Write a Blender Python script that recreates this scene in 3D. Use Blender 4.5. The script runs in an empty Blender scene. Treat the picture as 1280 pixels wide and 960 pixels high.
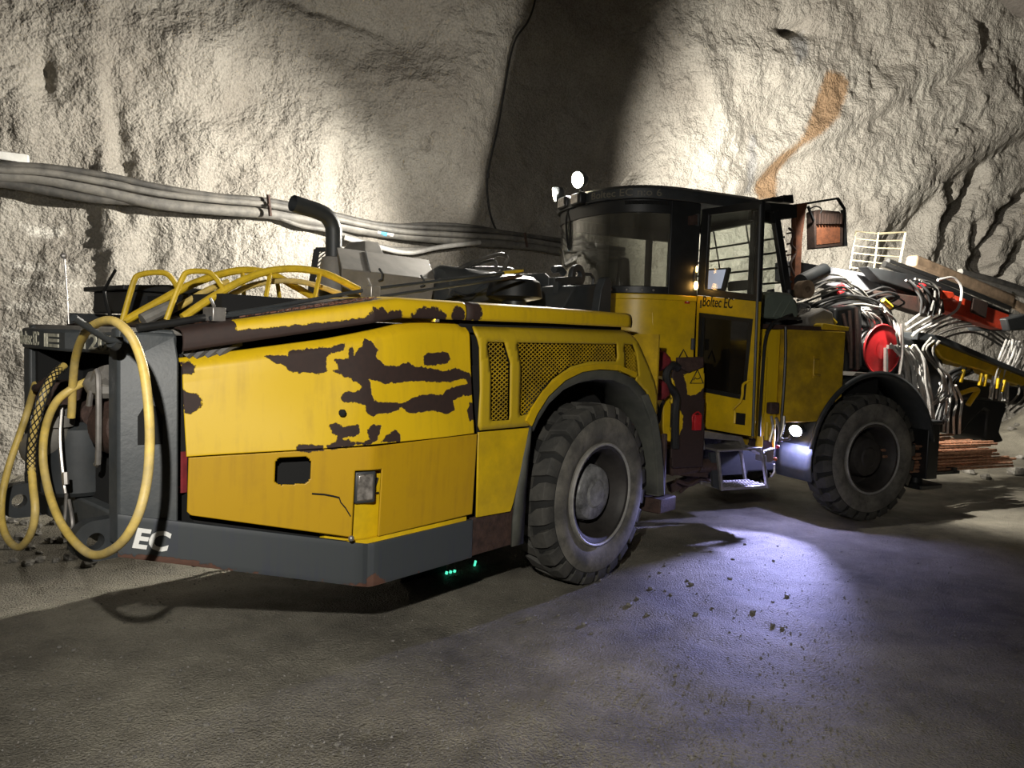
import bpy, bmesh, math, random
import numpy as np
from mathutils import Vector, Matrix
random.seed(7); rng = np.random.default_rng(7)
SC = bpy.context.scene; COL = SC.collection
sin, cos, pi, rad = math.sin, math.cos, math.pi, math.radians

# ------------------------------------------------------------------ camera
FPX, PITCH, ROLL, H = 919.444, rad(3.4763), rad(1.819), 1.6303
FW = Vector((0, cos(PITCH), -sin(PITCH))); UPV = Vector((0, sin(PITCH), cos(PITCH))); RT = Vector((1, 0, 0))
IX = cos(ROLL)*RT + sin(ROLL)*UPV
IY = -(cos(ROLL)*UPV - sin(ROLL)*RT)
CAM = Vector((0, 0, H))
cd = bpy.data.cameras.new('camera'); cam = bpy.data.objects.new('camera', cd); COL.objects.link(cam)
cd.sensor_width = 36; cd.lens = 36*FPX/1280; cd.clip_start = .05; cd.clip_end = 200
M3 = Matrix((IX, -IY, -FW)).transposed()
cam.matrix_world = Matrix.Translation(CAM) @ M3.to_4x4()
SC.camera = cam
def ray(px, py): return FW + IX*((px-640)/FPX) + IY*((py-480)/FPX)

# ------------------------------------------------------------------ the two chassis frames of the articulated rig
class Frame:
    def __init__(s, x, y, deg): s.o = Vector((x, y, 0)); s.t = rad(deg); s.U = Vector((cos(s.t), sin(s.t), 0)); s.V = Vector((-sin(s.t), cos(s.t), 0))
    def __call__(s, u, v, z): return s.o + s.U*u + s.V*v + Vector((0, 0, z))
    def loc(s, p): q = p - s.o; return (q.dot(s.U), q.dot(s.V), q.z)
    def at(s, px, py, u=None, v=None, z=None):
        o = s.loc(CAM); e = s.loc(CAM+ray(px, py)); d = [e[i]-o[i] for i in range(3)]
        i, c = [(i, c) for i, c in enumerate((u, v, z)) if c is not None][0]
        k = (c-o[i])/d[i]; return tuple(o[j]+d[j]*k for j in range(3))
    def w(s, px, py, **k): return s(*s.at(px, py, **k))
R = Frame(.6283, 4.8827, 49.158)
F = Frame(3.4559, 6.9406, 23.391)
RTY, WC = .61, .978           # tyre radius, half the width over the tyres
U1, U2, V2 = -1.9565, -2.917, .391   # tail: where the taper begins, rear face, inset of the rear corner
KT = V2/(U1-U2)
def tv(u): return max(0., KT*(U1-u))
def tail_at(px, py, off=0.):
    o = R.loc(CAM); e = R.loc(CAM+ray(px, py)); d = [e[i]-o[i] for i in range(3)]
    s = (KT*(U1-o[0])+off-o[1])/(d[1]+KT*d[0]); return tuple(o[j]+d[j]*s for j in range(3))

# ------------------------------------------------------------------ materials
def mat(name, color, rough=.6, metal=0., nscale=0, namt=.25, bump=0., bscale=60., dust=0., dustcol=(.30,.27,.22), spec=.5, emit=None, estr=0., alpha=1., trans=0.):
    m = bpy.data.materials.new(name); m.use_nodes = True; nt = m.node_tree; N = nt.nodes; L = nt.links
    b = N['Principled BSDF']; b.inputs['Base Color'].default_value = (*color, 1); b.inputs['Roughness'].default_value = rough
    b.inputs['Metallic'].default_value = metal; b.inputs['Specular IOR Level'].default_value = spec
    if emit: b.inputs['Emission Color'].default_value = (*emit, 1); b.inputs['Emission Strength'].default_value = estr
    if trans: b.inputs['Transmission Weight'].default_value = trans; b.inputs['IOR'].default_value = 1.05
    if alpha < 1: b.inputs['Alpha'].default_value = alpha
    tc = N.new('ShaderNodeTexCoord'); out = tc.outputs['Object']
    last = None
    if nscale:
        n = N.new('ShaderNodeTexNoise'); n.inputs['Scale'].default_value = nscale; n.inputs['Detail'].default_value = 6; n.inputs['Roughness'].default_value = .65
        L.new(out, n.inputs['Vector'])
        mr = N.new('ShaderNodeMapRange'); mr.inputs[1].default_value = .3; mr.inputs[2].default_value = .7; mr.inputs[3].default_value = 1-namt; mr.inputs[4].default_value = 1+namt
        L.new(n.outputs['Fac'], mr.inputs[0])
        mx = N.new('ShaderNodeMix'); mx.data_type = 'RGBA'; mx.blend_type = 'MULTIPLY'; mx.inputs[0].default_value = 1
        mx.inputs[6].default_value = (*color, 1); L.new(mr.outputs[0], mx.inputs[7]); last = mx.outputs[2]
    if dust:
        n2 = N.new('ShaderNodeTexNoise'); n2.inputs['Scale'].default_value = 5; n2.inputs['Detail'].default_value = 8; n2.inputs['Roughness'].default_value = .7
        L.new(out, n2.inputs['Vector'])
        m2 = N.new('ShaderNodeMapRange'); m2.inputs[1].default_value = .42; m2.inputs[2].default_value = .75; m2.inputs[4].default_value = dust; L.new(n2.outputs['Fac'], m2.inputs[0])
        mx2 = N.new('ShaderNodeMix'); mx2.data_type = 'RGBA'; L.new(m2.outputs[0], mx2.inputs[0])
        if last: L.new(last, mx2.inputs[6])
        else: mx2.inputs[6].default_value = (*color, 1)
        mx2.inputs[7].default_value = (*dustcol, 1); last = mx2.outputs[2]
    if last: L.new(last, b.inputs['Base Color'])
    if bump:
        n3 = N.new('ShaderNodeTexNoise'); n3.inputs['Scale'].default_value = bscale; n3.inputs['Detail'].default_value = 4; L.new(out, n3.inputs['Vector'])
        bp = N.new('ShaderNodeBump'); bp.inputs['Strength'].default_value = bump; bp.inputs['Distance'].default_value = .01
        L.new(n3.outputs['Fac'], bp.inputs['Height']); L.new(bp.outputs[0], b.inputs['Normal'])
    return m
YEL = (.64, .42, .006)
def rust_paint(name, base=YEL, rust=(.017, .010, .008), nscale=28., amp=.02, rough=.5):
    """paint that has flaked to bare rusted steel where the mesh's 'wear' distance says so"""
    m = bpy.data.materials.new(name); m.use_nodes = True; nt = m.node_tree; N = nt.nodes; L = nt.links; b = N['Principled BSDF']
    tc = N.new('ShaderNodeTexCoord'); at = N.new('ShaderNodeAttribute'); at.attribute_name = 'wear'
    n = N.new('ShaderNodeTexNoise'); n.inputs['Scale'].default_value = nscale; n.inputs['Detail'].default_value = 6; n.inputs['Roughness'].default_value = .7; L.new(tc.outputs['Object'], n.inputs['Vector'])
    ma = N.new('ShaderNodeMath'); ma.operation = 'MULTIPLY_ADD'; L.new(n.outputs['Fac'], ma.inputs[0]); ma.inputs[1].default_value = amp*2; ma.inputs[2].default_value = -amp
    ad = N.new('ShaderNodeMath'); ad.operation = 'ADD'; L.new(at.outputs['Fac'], ad.inputs[0]); L.new(ma.outputs[0], ad.inputs[1])
    mr = N.new('ShaderNodeMapRange'); mr.inputs[1].default_value = -.0015; mr.inputs[2].default_value = .0015; L.new(ad.outputs[0], mr.inputs[0])
    # faint grime and runs in the paint
    n2 = N.new('ShaderNodeTexNoise'); n2.inputs['Scale'].default_value = 3.; n2.inputs['Detail'].default_value = 8; n2.inputs['Roughness'].default_value = .7; L.new(tc.outputs['Object'], n2.inputs['Vector'])
    mp = N.new('ShaderNodeMapping'); mp.inputs['Scale'].default_value = (30, 30, 1.5); L.new(tc.outputs['Object'], mp.inputs['Vector'])
    n4 = N.new('ShaderNodeTexNoise'); n4.inputs['Scale'].default_value = 1.; n4.inputs['Detail'].default_value = 3; L.new(mp.outputs[0], n4.inputs['Vector'])
    mul = N.new('ShaderNodeMath'); mul.operation = 'MULTIPLY'; L.new(n2.outputs['Fac'], mul.inputs[0]); L.new(n4.outputs['Fac'], mul.inputs[1])
    r1 = N.new('ShaderNodeMapRange'); r1.inputs[1].default_value = .25; r1.inputs[2].default_value = .48; r1.inputs[4].default_value = .45; L.new(mul.outputs[0], r1.inputs[0])
    g = N.new('ShaderNodeMix'); g.data_type = 'RGBA'; g.inputs[6].default_value = (*base, 1); g.inputs[7].default_value = (base[0]*.55, base[1]*.5, base[2]+.012, 1); L.new(r1.outputs[0], g.inputs[0])
    n3 = N.new('ShaderNodeTexNoise'); n3.inputs['Scale'].default_value = 40; n3.inputs['Detail'].default_value = 5; L.new(tc.outputs['Object'], n3.inputs['Vector'])
    rr = N.new('ShaderNodeMix'); rr.data_type = 'RGBA'; rr.inputs[6].default_value = (*rust, 1); rr.inputs[7].default_value = (rust[0]*2.2, rust[1]*1.7, rust[2]*1.5, 1); L.new(n3.outputs['Fac'], rr.inputs[0])
    mx = N.new('ShaderNodeMix'); mx.data_type = 'RGBA'; L.new(mr.outputs[0], mx.inputs[0]); L.new(g.outputs[2], mx.inputs[6]); L.new(rr.outputs[2], mx.inputs[7]); L.new(mx.outputs[2], b.inputs['Base Color'])
    ro = N.new('ShaderNodeMapRange'); ro.inputs[3].default_value = rough; ro.inputs[4].default_value = .75; L.new(mr.outputs[0], ro.inputs[0]); L.new(ro.outputs[0], b.inputs['Roughness'])
    iv = N.new('ShaderNodeMath'); iv.operation = 'SUBTRACT'; iv.inputs[0].default_value = 1; L.new(mr.outputs[0], iv.inputs[1])
    ha = N.new('ShaderNodeMath'); ha.operation = 'MULTIPLY_ADD'; L.new(n3.outputs['Fac'], ha.inputs[0]); ha.inputs[1].default_value = .12; L.new(iv.outputs[0], ha.inputs[2])
    bp = N.new('ShaderNodeBump'); bp.inputs['Strength'].default_value = .5; bp.inputs['Distance'].default_value = .004; L.new(ha.outputs[0], bp.inputs['Height']); L.new(bp.outputs[0], b.inputs['Normal'])
    return m
M = dict(
 wear=rust_paint('worn_yellow_paint'),
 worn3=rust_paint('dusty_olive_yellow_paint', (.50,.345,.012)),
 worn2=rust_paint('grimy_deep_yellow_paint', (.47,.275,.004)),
 yellow=mat('yellow_paint', YEL, .4, nscale=4, namt=.18, dust=.35, dustcol=(.16,.10,.03)),
 dyellow=mat('grimy_yellow_paint', (.50,.32,.01), .5, nscale=6, namt=.3, dust=.6, dustcol=(.10,.07,.03)),
 tubeyel=mat('yellow_tube_paint', (.62,.42,.02), .45, nscale=15, namt=.25, dust=.35, dustcol=(.18,.13,.05)),
 grey=mat('grey_paint', (.055,.062,.066), .5, nscale=5, namt=.25, dust=.25, dustcol=(.12,.10,.08), bump=.1),
 greyworn=rust_paint('scraped_grey_paint', (.045,.051,.055), (.055,.030,.021), 18., .05, .5),
 dgrey=mat('dark_grey_paint', (.030,.034,.037), .5, nscale=6, namt=.3, dust=.25, dustcol=(.10,.095,.085)),
 lgrey=mat('dusty_grey_sheet', (.17,.16,.145), .6, nscale=7, namt=.2, dust=.4, dustcol=(.33,.30,.25)),
 black=mat('black_paint', (.010,.011,.012), .45, nscale=8, namt=.3, dust=.12, dustcol=(.06,.055,.05)),
 void=mat('dark_machinery', (.006,.006,.006), .9),
 rust=mat('rusted_steel', (.045,.024,.018), .75, nscale=20, namt=.5, bump=.4),
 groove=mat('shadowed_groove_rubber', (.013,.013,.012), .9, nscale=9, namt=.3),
 floodrust=mat('dark_rusted_steel', (.022,.010,.006), .8, nscale=20, namt=.5, bump=.3),  # darker rust tone for the floodlight and boom fittings
 pebble=mat('grit_stone', (.17,.16,.14), .6, nscale=30, namt=.5),
 brustorange=mat('orange_rusted_steel', (.11,.036,.014), .7, nscale=14, namt=.5, bump=.3),
 steel=mat('bare_steel', (.38,.36,.34), .4, .7, nscale=20, namt=.3, dust=.4, dustcol=(.2,.18,.15)),
 rubber=mat('tyre_rubber', (.042,.041,.037), .8, nscale=9, namt=.35, dust=.55, dustcol=(.13,.12,.10), bump=.25, bscale=40),
 wall_rub=mat('dusty_sidewall_rubber', (.09,.086,.076), .8, nscale=9, namt=.3, dust=.9, dustcol=(.26,.24,.20), bump=.2, bscale=50),
 rim=mat('muddy_rim', (.032,.029,.027), .6, .2, nscale=9, namt=.35, dust=.5, dustcol=(.075,.065,.055)),
 bead=mat('scuffed_bead_ring', (.34,.33,.31), .55, .3, nscale=12, namt=.3),
 hub=mat('scraped_hub', (.30,.30,.30), .42, .3, nscale=7, namt=.8, dust=.6, dustcol=(.04,.04,.037), bump=.6, bscale=14),
 mflap=mat('grey_green_rubber', (.060,.063,.052), .75, nscale=5, namt=.3, dust=.4, dustcol=(.11,.10,.08)),
 red=mat('red_paint', (.42,.015,.018), .45, nscale=8, namt=.3),
 redcloth=mat('dark_red_cloth', (.16,.010,.014), .85, nscale=14, namt=.4, bump=.4, bscale=30),
 orange=mat('orange_red_paint', (.65,.055,.018), .45, nscale=7, namt=.3, dust=.35, dustcol=(.06,.03,.02)),
 hose=mat('dusty_black_hose', (.055,.053,.05), .6, nscale=12, namt=.3, dust=.6, dustcol=(.20,.185,.16)),
 phose=mat('dusty_grey_hose', (.14,.135,.125), .6, nscale=10, namt=.3, dust=.5, dustcol=(.27,.25,.21)),
 whose=mat('pale_grey_hose', (.42,.41,.39), .5, nscale=10, namt=.3),
 bhose=mat('black_hose', (.014,.014,.014), .45, nscale=10, namt=.3),
 ycable=mat('dirty_yellow_cable', (.60,.43,.10), .5, nscale=14, namt=.3, dust=.75, dustcol=(.38,.33,.22)),
 white=mat('white_lettering', (.75,.75,.72), .5, nscale=20, namt=.1),
 cream=mat('worn_cream_lettering', (.50,.48,.38), .6, nscale=30, namt=.5),
 dimlet=mat('faded_roof_lettering', (.13,.12,.09), .6),
 blacklet=mat('black_lettering', (.008,.008,.008), .5),
 sticker=mat('blue_label', (.10,.35,.55), .5),
 copper=mat('coppery_steel_rods', (.50,.27,.17), .42, .5, nscale=25, namt=.35),
 jerry=mat('grey_green_plastic', (.14,.17,.14), .5, nscale=5, namt=.15),
 wood=mat('weathered_brown_beam', (.20,.14,.09), .7, nscale=10, namt=.4, bump=.3),
 ibeam=mat('blue_grey_boom_paint', (.13,.135,.15), .55, nscale=6, namt=.2, dust=.25, dustcol=(.2,.18,.15)),
 basket=mat('white_coated_wire', (.42,.37,.24), .5),
 paper=mat('bright_display', (.55,.56,.62), .4, emit=(.75,.78,1.), estr=.6),
 lampW=mat('lit_warm_lamp', (1,1,1), .3, emit=(1,.88,.62), estr=60),
 lampB=mat('lit_cold_lamp', (1,1,1), .3, emit=(.72,.76,1.), estr=60),
 lampO=mat('lit_amber_lamp', (1,.8,.4), .3, emit=(1,.55,.14), estr=25),
 lens=mat('unlit_lamp_glass', (.24,.22,.20), .2, .4, nscale=22, namt=.8),
 amber=mat('amber_lens', (.30,.07,.01), .25),
 green=mat('glowing_green_reflector', (.05,.5,.35), .3, emit=(.1,1,.6), estr=1.2),  # green glow put into the colour, standing in for reflected light
)
def glass(name, tint=(.82,.86,.85), rough=.02, gl=.12, dirt=.12):
    m = bpy.data.materials.new(name); m.use_nodes = True; nt = m.node_tree; N = nt.nodes; L = nt.links; N.remove(N['Principled BSDF'])
    o = N['Material Output']; t = N.new('ShaderNodeBsdfTransparent'); t.inputs[0].default_value = (*tint, 1)
    g = N.new('ShaderNodeBsdfGlossy'); g.inputs['Roughness'].default_value = rough; g.inputs[0].default_value = (.9,.9,.9,1)
    d = N.new('ShaderNodeBsdfDiffuse'); d.inputs[0].default_value = (.24,.22,.18,1)
    lw = N.new('ShaderNodeLayerWeight'); fr = N.new('ShaderNodeMath'); fr.operation = 'POWER'; fr.inputs[1].default_value = 4; L.new(lw.outputs['Facing'], fr.inputs[0])
    ad = N.new('ShaderNodeMath'); ad.operation = 'ADD'; ad.inputs[1].default_value = gl; L.new(fr.outputs[0], ad.inputs[0])
    mx = N.new('ShaderNodeMixShader'); L.new(ad.outputs[0], mx.inputs[0]); L.new(t.outputs[0], mx.inputs[1]); L.new(g.outputs[0], mx.inputs[2])
    tc = N.new('ShaderNodeTexCoord'); mp = N.new('ShaderNodeMapping'); mp.inputs['Scale'].default_value = (6, 6, 1.2); L.new(tc.outputs['Object'], mp.inputs[0])
    n = N.new('ShaderNodeTexNoise'); n.inputs['Scale'].default_value = 1; n.inputs['Detail'].default_value = 5; L.new(mp.outputs[0], n.inputs['Vector'])
    r = N.new('ShaderNodeMapRange'); r.inputs[1].default_value = .35; r.inputs[2].default_value = .7; r.inputs[3].default_value = dirt*.4; r.inputs[4].default_value = dirt*2; L.new(n.outputs['Fac'], r.inputs[0])
    m2 = N.new('ShaderNodeMixShader'); L.new(r.outputs[0], m2.inputs[0]); L.new(mx.outputs[0], m2.inputs[1]); L.new(d.outputs[0], m2.inputs[2]); L.new(m2.outputs[0], o.inputs[0])
    return m
M['glass'] = glass('dusty_cab_glass', (.62,.64,.60), .03, .10, .12)
M['dglass'] = glass('clear_door_glass', (.86,.88,.86), .02, .02, .05)
M['darkglass'] = glass('dark_tinted_glass', (.05,.055,.06), .05, .03, .03)

# ------------------------------------------------------------------ mesh builder
def catmull(pts, n=8, closed=False):
    P = [Vector(p) for p in pts]; out = []; k = len(P)
    rngk = k if closed else k-1
    for i in range(rngk):
        p0 = P[(i-1) % k] if closed or i > 0 else P[0]*2-P[1]
        p1 = P[i]; p2 = P[(i+1) % k]
        p3 = P[(i+2) % k] if closed or i+2 < k else P[-1]*2-P[-2]
        for j in range(n):
            t = j/n; out.append(.5*((2*p1)+(p2-p0)*t+(2*p0-5*p1+4*p2-p3)*t*t+(3*p1-p0-3*p2+p3)*t*t*t))
    if not closed: out.append(P[-1])
    return out
class MB:
    def __init__(s): s.v = []; s.f = []; s.m = []; s.sl = 0
    def add(s, vs, fs): o = len(s.v); s.v += [Vector(p) for p in vs]; s.f += [tuple(i+o for i in f) for f in fs]; s.m += [s.sl]*len(fs); return s
    def hexa(s, p): return s.add(p, [(3,2,1,0),(4,5,6,7),(0,1,5,4),(1,2,6,5),(2,3,7,6),(3,0,4,7)])
    def box(s, fr, u0, u1, v0, v1, z0, z1): return s.hexa([fr(u,v,z) for z in (z0,z1) for (u,v) in ((u0,v0),(u1,v0),(u1,v1),(u0,v1))])
    def obox(s, c, ax, ay, az):   # centre and three half-axis vectors
        c, ax, ay, az = map(Vector, (c, ax, ay, az)); return s.hexa([c+ax*i+ay*j+az*k for k in (-1,1) for (i,j) in ((-1,-1),(1,-1),(1,1),(-1,1))])
    def bar(s, a, b, w, h, up=(0,0,1)):
        a, b = Vector(a), Vector(b); d = (b-a); n = d.normalized(); side = n.cross(Vector(up))
        if side.length < 1e-4: side = n.cross(Vector((1,0,0)))
        side.normalize(); u2 = side.cross(n); return s.obox((a+b)/2, d/2, side*w/2, u2*h/2)
    def loft(s, rings, closed_ring=True, caps=True, closed=False):
        k = len(rings[0]); vs = [p for r in rings for p in r]; fs = []; n = len(rings)
        for i in range(n if closed else n-1):
            for j in range(k if closed_ring else k-1):
                a, b = i*k+j, i*k+(j+1) % k; c, d = ((i+1) % n)*k+(j+1) % k, ((i+1) % n)*k+j; fs.append((a,b,c,d))
        if caps and closed_ring and not closed: fs += [tuple(reversed(range(k))), tuple((n-1)*k+j for j in range(k))]
        return s.add(vs, fs)
    def tube(s, pts, r, n=8, closed=False, smooth=0, caps=True):
        P = catmull(pts, smooth, closed) if smooth else [Vector(p) for p in pts]
        k = len(P); rings = []; prev = None
        for i, p in enumerate(P):
            if closed: t = P[(i+1) % k]-P[i-1]
            else: t = P[min(i+1, k-1)]-P[max(i-1, 0)]
            if t.length < 1e-9: t = Vector((0,0,1))
            t.normalize()
            if prev is None:
                a = Vector((0,0,1)) if abs(t.z) < .9 else Vector((1,0,0)); x = t.cross(a).normalized()
            else:
                x = prev - t*prev.dot(t)
                x = x.normalized() if x.length > 1e-6 else t.orthogonal().normalized()
            prev = x; y = t.cross(x); rr = r[i*len(r)//k] if isinstance(r, (list, tuple)) else r
            rings.append([p+(x*cos(2*pi*j/n)+y*sin(2*pi*j/n))*rr for j in range(n)])
        return s.loft(rings, True, caps, closed)
    def lathe(s, prof, o, axis, n=32, close=False, caps=True):
        o, a = Vector(o), Vector(axis).normalized(); x = a.orthogonal().normalized(); y = a.cross(x)
        rings = [[o+a*t+(x*cos(2*pi*j/n)+y*sin(2*pi*j/n))*max(r, 1e-4) for j in range(n)] for t, r in prof]
        return s.loft(rings, True, caps and not close, close)
    def cyl(s, a, b, r, n=20): a, b = Vector(a), Vector(b); return s.lathe([(0,r),((b-a).length,r)], a, b-a, n)
    def prism(s, A, B):            # two matching polygons
        k = len(A); return s.add(list(A)+list(B), [tuple(reversed(range(k))), tuple(range(k, 2*k))]+[(j,(j+1)%k,k+(j+1)%k,k+j) for j in range(k)])
    def prism_v(s, fr, uz, v0, v1): return s.prism([fr(u,v0,z) for u,z in uz], [fr(u,v1,z) for u,z in uz])
    def prism_z(s, fr, uv, z0, z1): return s.prism([fr(u,v,z0) for u,v in uv], [fr(u,v,z1) for u,v in uv])
    def prism_u(s, fr, vz, u0, u1): return s.prism([fr(u0,v,z) for v,z in vz], [fr(u1,v,z) for v,z in vz])
    def ball(s, c, r, n=12, sq=(1,1,1)):
        c = Vector(c); m = n//2+1
        return s.loft([[c+Vector((sq[0]*r*sin(pi*i/m)*cos(2*pi*j/n), sq[1]*r*sin(pi*i/m)*sin(2*pi*j/n), sq[2]*r*cos(pi*i/m))) for j in range(n)] for i in range(1, m)])
    def build(s, name, mats, parent=None, bevel=0., smooth=True, ang=35, solid=0., seg=2):
        me = bpy.data.meshes.new(name); o = bpy.data.objects.new(name, me); COL.objects.link(o)
        if parent is not None:
            root = parent; off = Vector((0,0,0))
            while root is not None: off += root.location; root = root.parent
        else:
            xs = [min(p[i] for p in s.v) for i in range(3)]; xe = [max(p[i] for p in s.v) for i in range(3)]
            off = Vector(((xs[0]+xe[0])/2, (xs[1]+xe[1])/2, xs[2])); o.location = off
        me.from_pydata([p-off for p in s.v], [], s.f)
        mats = mats if isinstance(mats, (list, tuple)) else [mats]
        for m in mats: me.materials.append(m)
        if len(mats) > 1: me.polygons.foreach_set('material_index', s.m)
        bm = bmesh.new(); bm.from_mesh(me); bmesh.ops.recalc_face_normals(bm, faces=bm.faces); bm.to_mesh(me); bm.free()
        if smooth:
            me.polygons.foreach_set('use_smooth', [True]*len(me.polygons)); me.set_sharp_from_angle(angle=rad(ang))
        if solid: md = o.modifiers.new('thickness', 'SOLIDIFY'); md.thickness = solid; md.offset = 0
        if bevel:
            md = o.modifiers.new('bevel', 'BEVEL'); md.width = bevel; md.segments = seg; md.limit_method = 'ANGLE'; md.angle_limit = rad(40)
        if parent is not None: o.parent = parent
        return o
def empty(name, loc): o = bpy.data.objects.new(name, None); o.empty_display_size = .2; o.location = loc; COL.objects.link(o); return o
def tag(o, label=None, cat=None, group=None, kind=None):
    if label: o['label'] = label
    if cat: o['category'] = cat
    if group: o['group'] = group
    if kind: o['kind'] = kind
    return o
def lettering(txt, path, height, material, parent, name='lettering', bold=0., width=None, shear=0., thick=.002):
    """path(x, y) -> world point for text coordinates in metres; gives lettering its own thin solid mesh"""
    c = bpy.data.curves.new('t', 'FONT'); c.body = txt; c.size = 1; c.extrude = .01; c.offset = bold; c.shear = shear; c.resolution_u = 3
    t = bpy.data.objects.new('t', c); COL.objects.link(t); dg = bpy.context.evaluated_depsgraph_get(); me = bpy.data.meshes.new_from_object(t.evaluated_get(dg))
    bpy.data.objects.remove(t); bpy.data.curves.remove(c)
    xs = [v.co.x for v in me.vertices]; ys = [v.co.y for v in me.vertices]; x0, x1, y0, y1 = min(xs), max(xs), min(ys), max(ys)
    sy = height/(y1-y0); sx = (width/(x1-x0)) if width else sy
    b = MB(); b.v = [path((v.co.x-x0)*sx, (v.co.y-y0)*sy, (v.co.z/.01)*thick) for v in me.vertices]; b.f = [tuple(p.vertices) for p in me.polygons]; b.m = [0]*len(b.f)
    bpy.data.meshes.remove(me); return b.build(name, material, parent, smooth=False)
def sdf(P, poly):   # signed distance, positive inside
    P = np.asarray(P, float); Q = np.asarray(poly, float); d = np.full(len(P), 1e9); ins = np.zeros(len(P), bool); n = len(Q)
    for i in range(n):
        a, b = Q[i], Q[(i+1) % n]; e = b-a; w = P-a; t = np.clip((w@e)/max(e@e, 1e-12), 0, 1); d = np.minimum(d, np.hypot(*(w-np.outer(t, e)).T))
        c = ((a[1] <= P[:,1]) != (b[1] <= P[:,1])); x = a[0]+(P[:,1]-a[1])/(e[1] if abs(e[1]) > 1e-12 else 1e-12)*e[0]; ins ^= c & (P[:,0] < x)
    return np.where(ins, d, -d)
def set_wear(o, vals):
    a = o.data.attributes.new('wear', 'FLOAT', 'POINT'); a.data.foreach_set('value', np.asarray(vals, dtype=np.float32))
def clip_lines(poly, ang, pitch):
    d = np.array([cos(ang), sin(ang)]); n = np.array([-d[1], d[0]]); Q = np.array(poly, float); k = Q@n; segs = []
    for c in np.arange(k.min()+pitch/2, k.max(), pitch):
        ts = []
        for i in range(len(Q)):
            a, b = Q[i], Q[(i+1) % len(Q)]; ka, kb = a@n-c, b@n-c
            if (ka < 0) != (kb < 0): p = a+(b-a)*(ka/(ka-kb)); ts.append(p@d)
        ts.sort()
        for i in range(0, len(ts)-1, 2): segs.append((d*ts[i]+n*c, d*ts[i+1]+n*c))
    return segs

# ------------------------------------------------------------------ setting: shotcreted rock wall, dirt floor, rock roof
TAB = rng.random((256, 256))
def vnoise(X, Y):
    xi = np.floor(X).astype(int); yi = np.floor(Y).astype(int); fx = X-xi; fy = Y-yi
    fx = fx*fx*(3-2*fx); fy = fy*fy*(3-2*fy); a, b, c, d = xi & 255, (xi+1) & 255, yi & 255, (yi+1) & 255
    return (TAB[a,c]*(1-fx)+TAB[b,c]*fx)*(1-fy)+(TAB[a,d]*(1-fx)+TAB[b,d]*fx)*fy
def fbm(X, Y, sc, o=4, gain=.5, billow=False):
    r = 0; a = 1; tot = 0
    for k in range(o):
        n = vnoise(X/sc+17.3*k, Y/sc+41.7*k); n = np.abs(n*2-1) if billow else n*2-1
        r = r+a*n; tot += a; a *= gain; sc *= .5
    return r/tot
PLAN = [(-13,2.6),(-9,4.9),(-5.1,7.35),(-1.5,9.5),(1.0,11.1),(4.5,12.9),(9,14.5),(14,16.2)]
_pl = np.array([(p.x, p.y) for p in catmull([(x,y,0) for x,y in PLAN], 60)])
_sl = np.concatenate([[0], np.cumsum(np.hypot(*np.diff(_pl, axis=0).T))])
def lean(z): return .05*np.maximum(0, z-2.6)**1.7
def plan_at(s):
    x = np.interp(s, _sl, _pl[:,0]); y = np.interp(s, _sl, _pl[:,1])
    x2 = np.interp(s+.05, _sl, _pl[:,0]); y2 = np.interp(s+.05, _sl, _pl[:,1]); x1 = np.interp(s-.05, _sl, _pl[:,0]); y1 = np.interp(s-.05, _sl, _pl[:,1])
    tx, ty = x2-x1, y2-y1; l = np.hypot(tx, ty)+1e-9; return x, y, -ty/l, tx/l       # point and normal into the rock
def wall_sz(px, py, off=0.):
    """wall coordinates (along, up) where the line of sight through a photo pixel meets the wall, off metres in front of it"""
    d = ray(px, py)
    def g(t):
        q = CAM+d*t; i = int(np.argmin((_pl[:,0]-q.x)**2+(_pl[:,1]-q.y)**2)); x, y, nx, ny = plan_at(_sl[i])
        return (q.x-x)*nx+(q.y-y)*ny+lean(q.z)+off, _sl[i], q
    a, b = 2., 30.
    for _ in range(40):
        m = (a+b)/2
        if g(m)[0] > 0: b = m
        else: a = m
    _, s, q = g(b); return s, q.z, q
ss = np.arange(0, _sl[-1], .03); zz = np.arange(-.15, 8.6, .03); S, Z = np.meshgrid(ss, zz, indexing='ij')
D = .20*fbm(S, Z, 2.2, 3)+.13*fbm(S+9, Z, .65, 3)
peb = fbm(S, Z, .12, 3, .6, True); D += .052*(peb-.35)+.016*fbm(S+31, Z, .07, 2)
D += .05*np.maximum(0, fbm(S+50, Z+3, .9, 2))*fbm(S, Z, .3, 2)
def sz(px, py): return wall_sz(px, py)[:2]
def blob(px, py, rx, ry, amp):
    global D
    s0, z0 = sz(px, py); s1, _ = sz(px+rx, py); _, z1 = sz(px, py-ry); D += amp*np.exp(-((S-s0)/(s1-s0))**2-((Z-z0)/(z1-z0))**2)
for b in [(140,130,9,55,-.06),(152,175,10,45,-.09),(158,235,13,45,-.10),(188,305,18,32,-.12),(52,98,18,30,-.14),(510,48,60,38,-.24),(405,165,32,60,.07),(425,215,14,45,-.10),
          (345,300,70,45,.10),(560,120,45,70,.10),(531,178,7,12,-.10),(430,12,70,12,-.18),(112,60,14,110,.06),(250,60,50,50,.10),(300,140,60,45,-.16),(230,230,40,40,.10),(460,275,35,45,.10),(330,340,60,40,.08),
          (980,90,60,30,.15),(1000,35,30,10,-.14),(1100,150,60,60,.12),(800,200,20,60,-.15),(1060,230,70,50,.12),(1200,120,70,40,.12)]: blob(*b)
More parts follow.
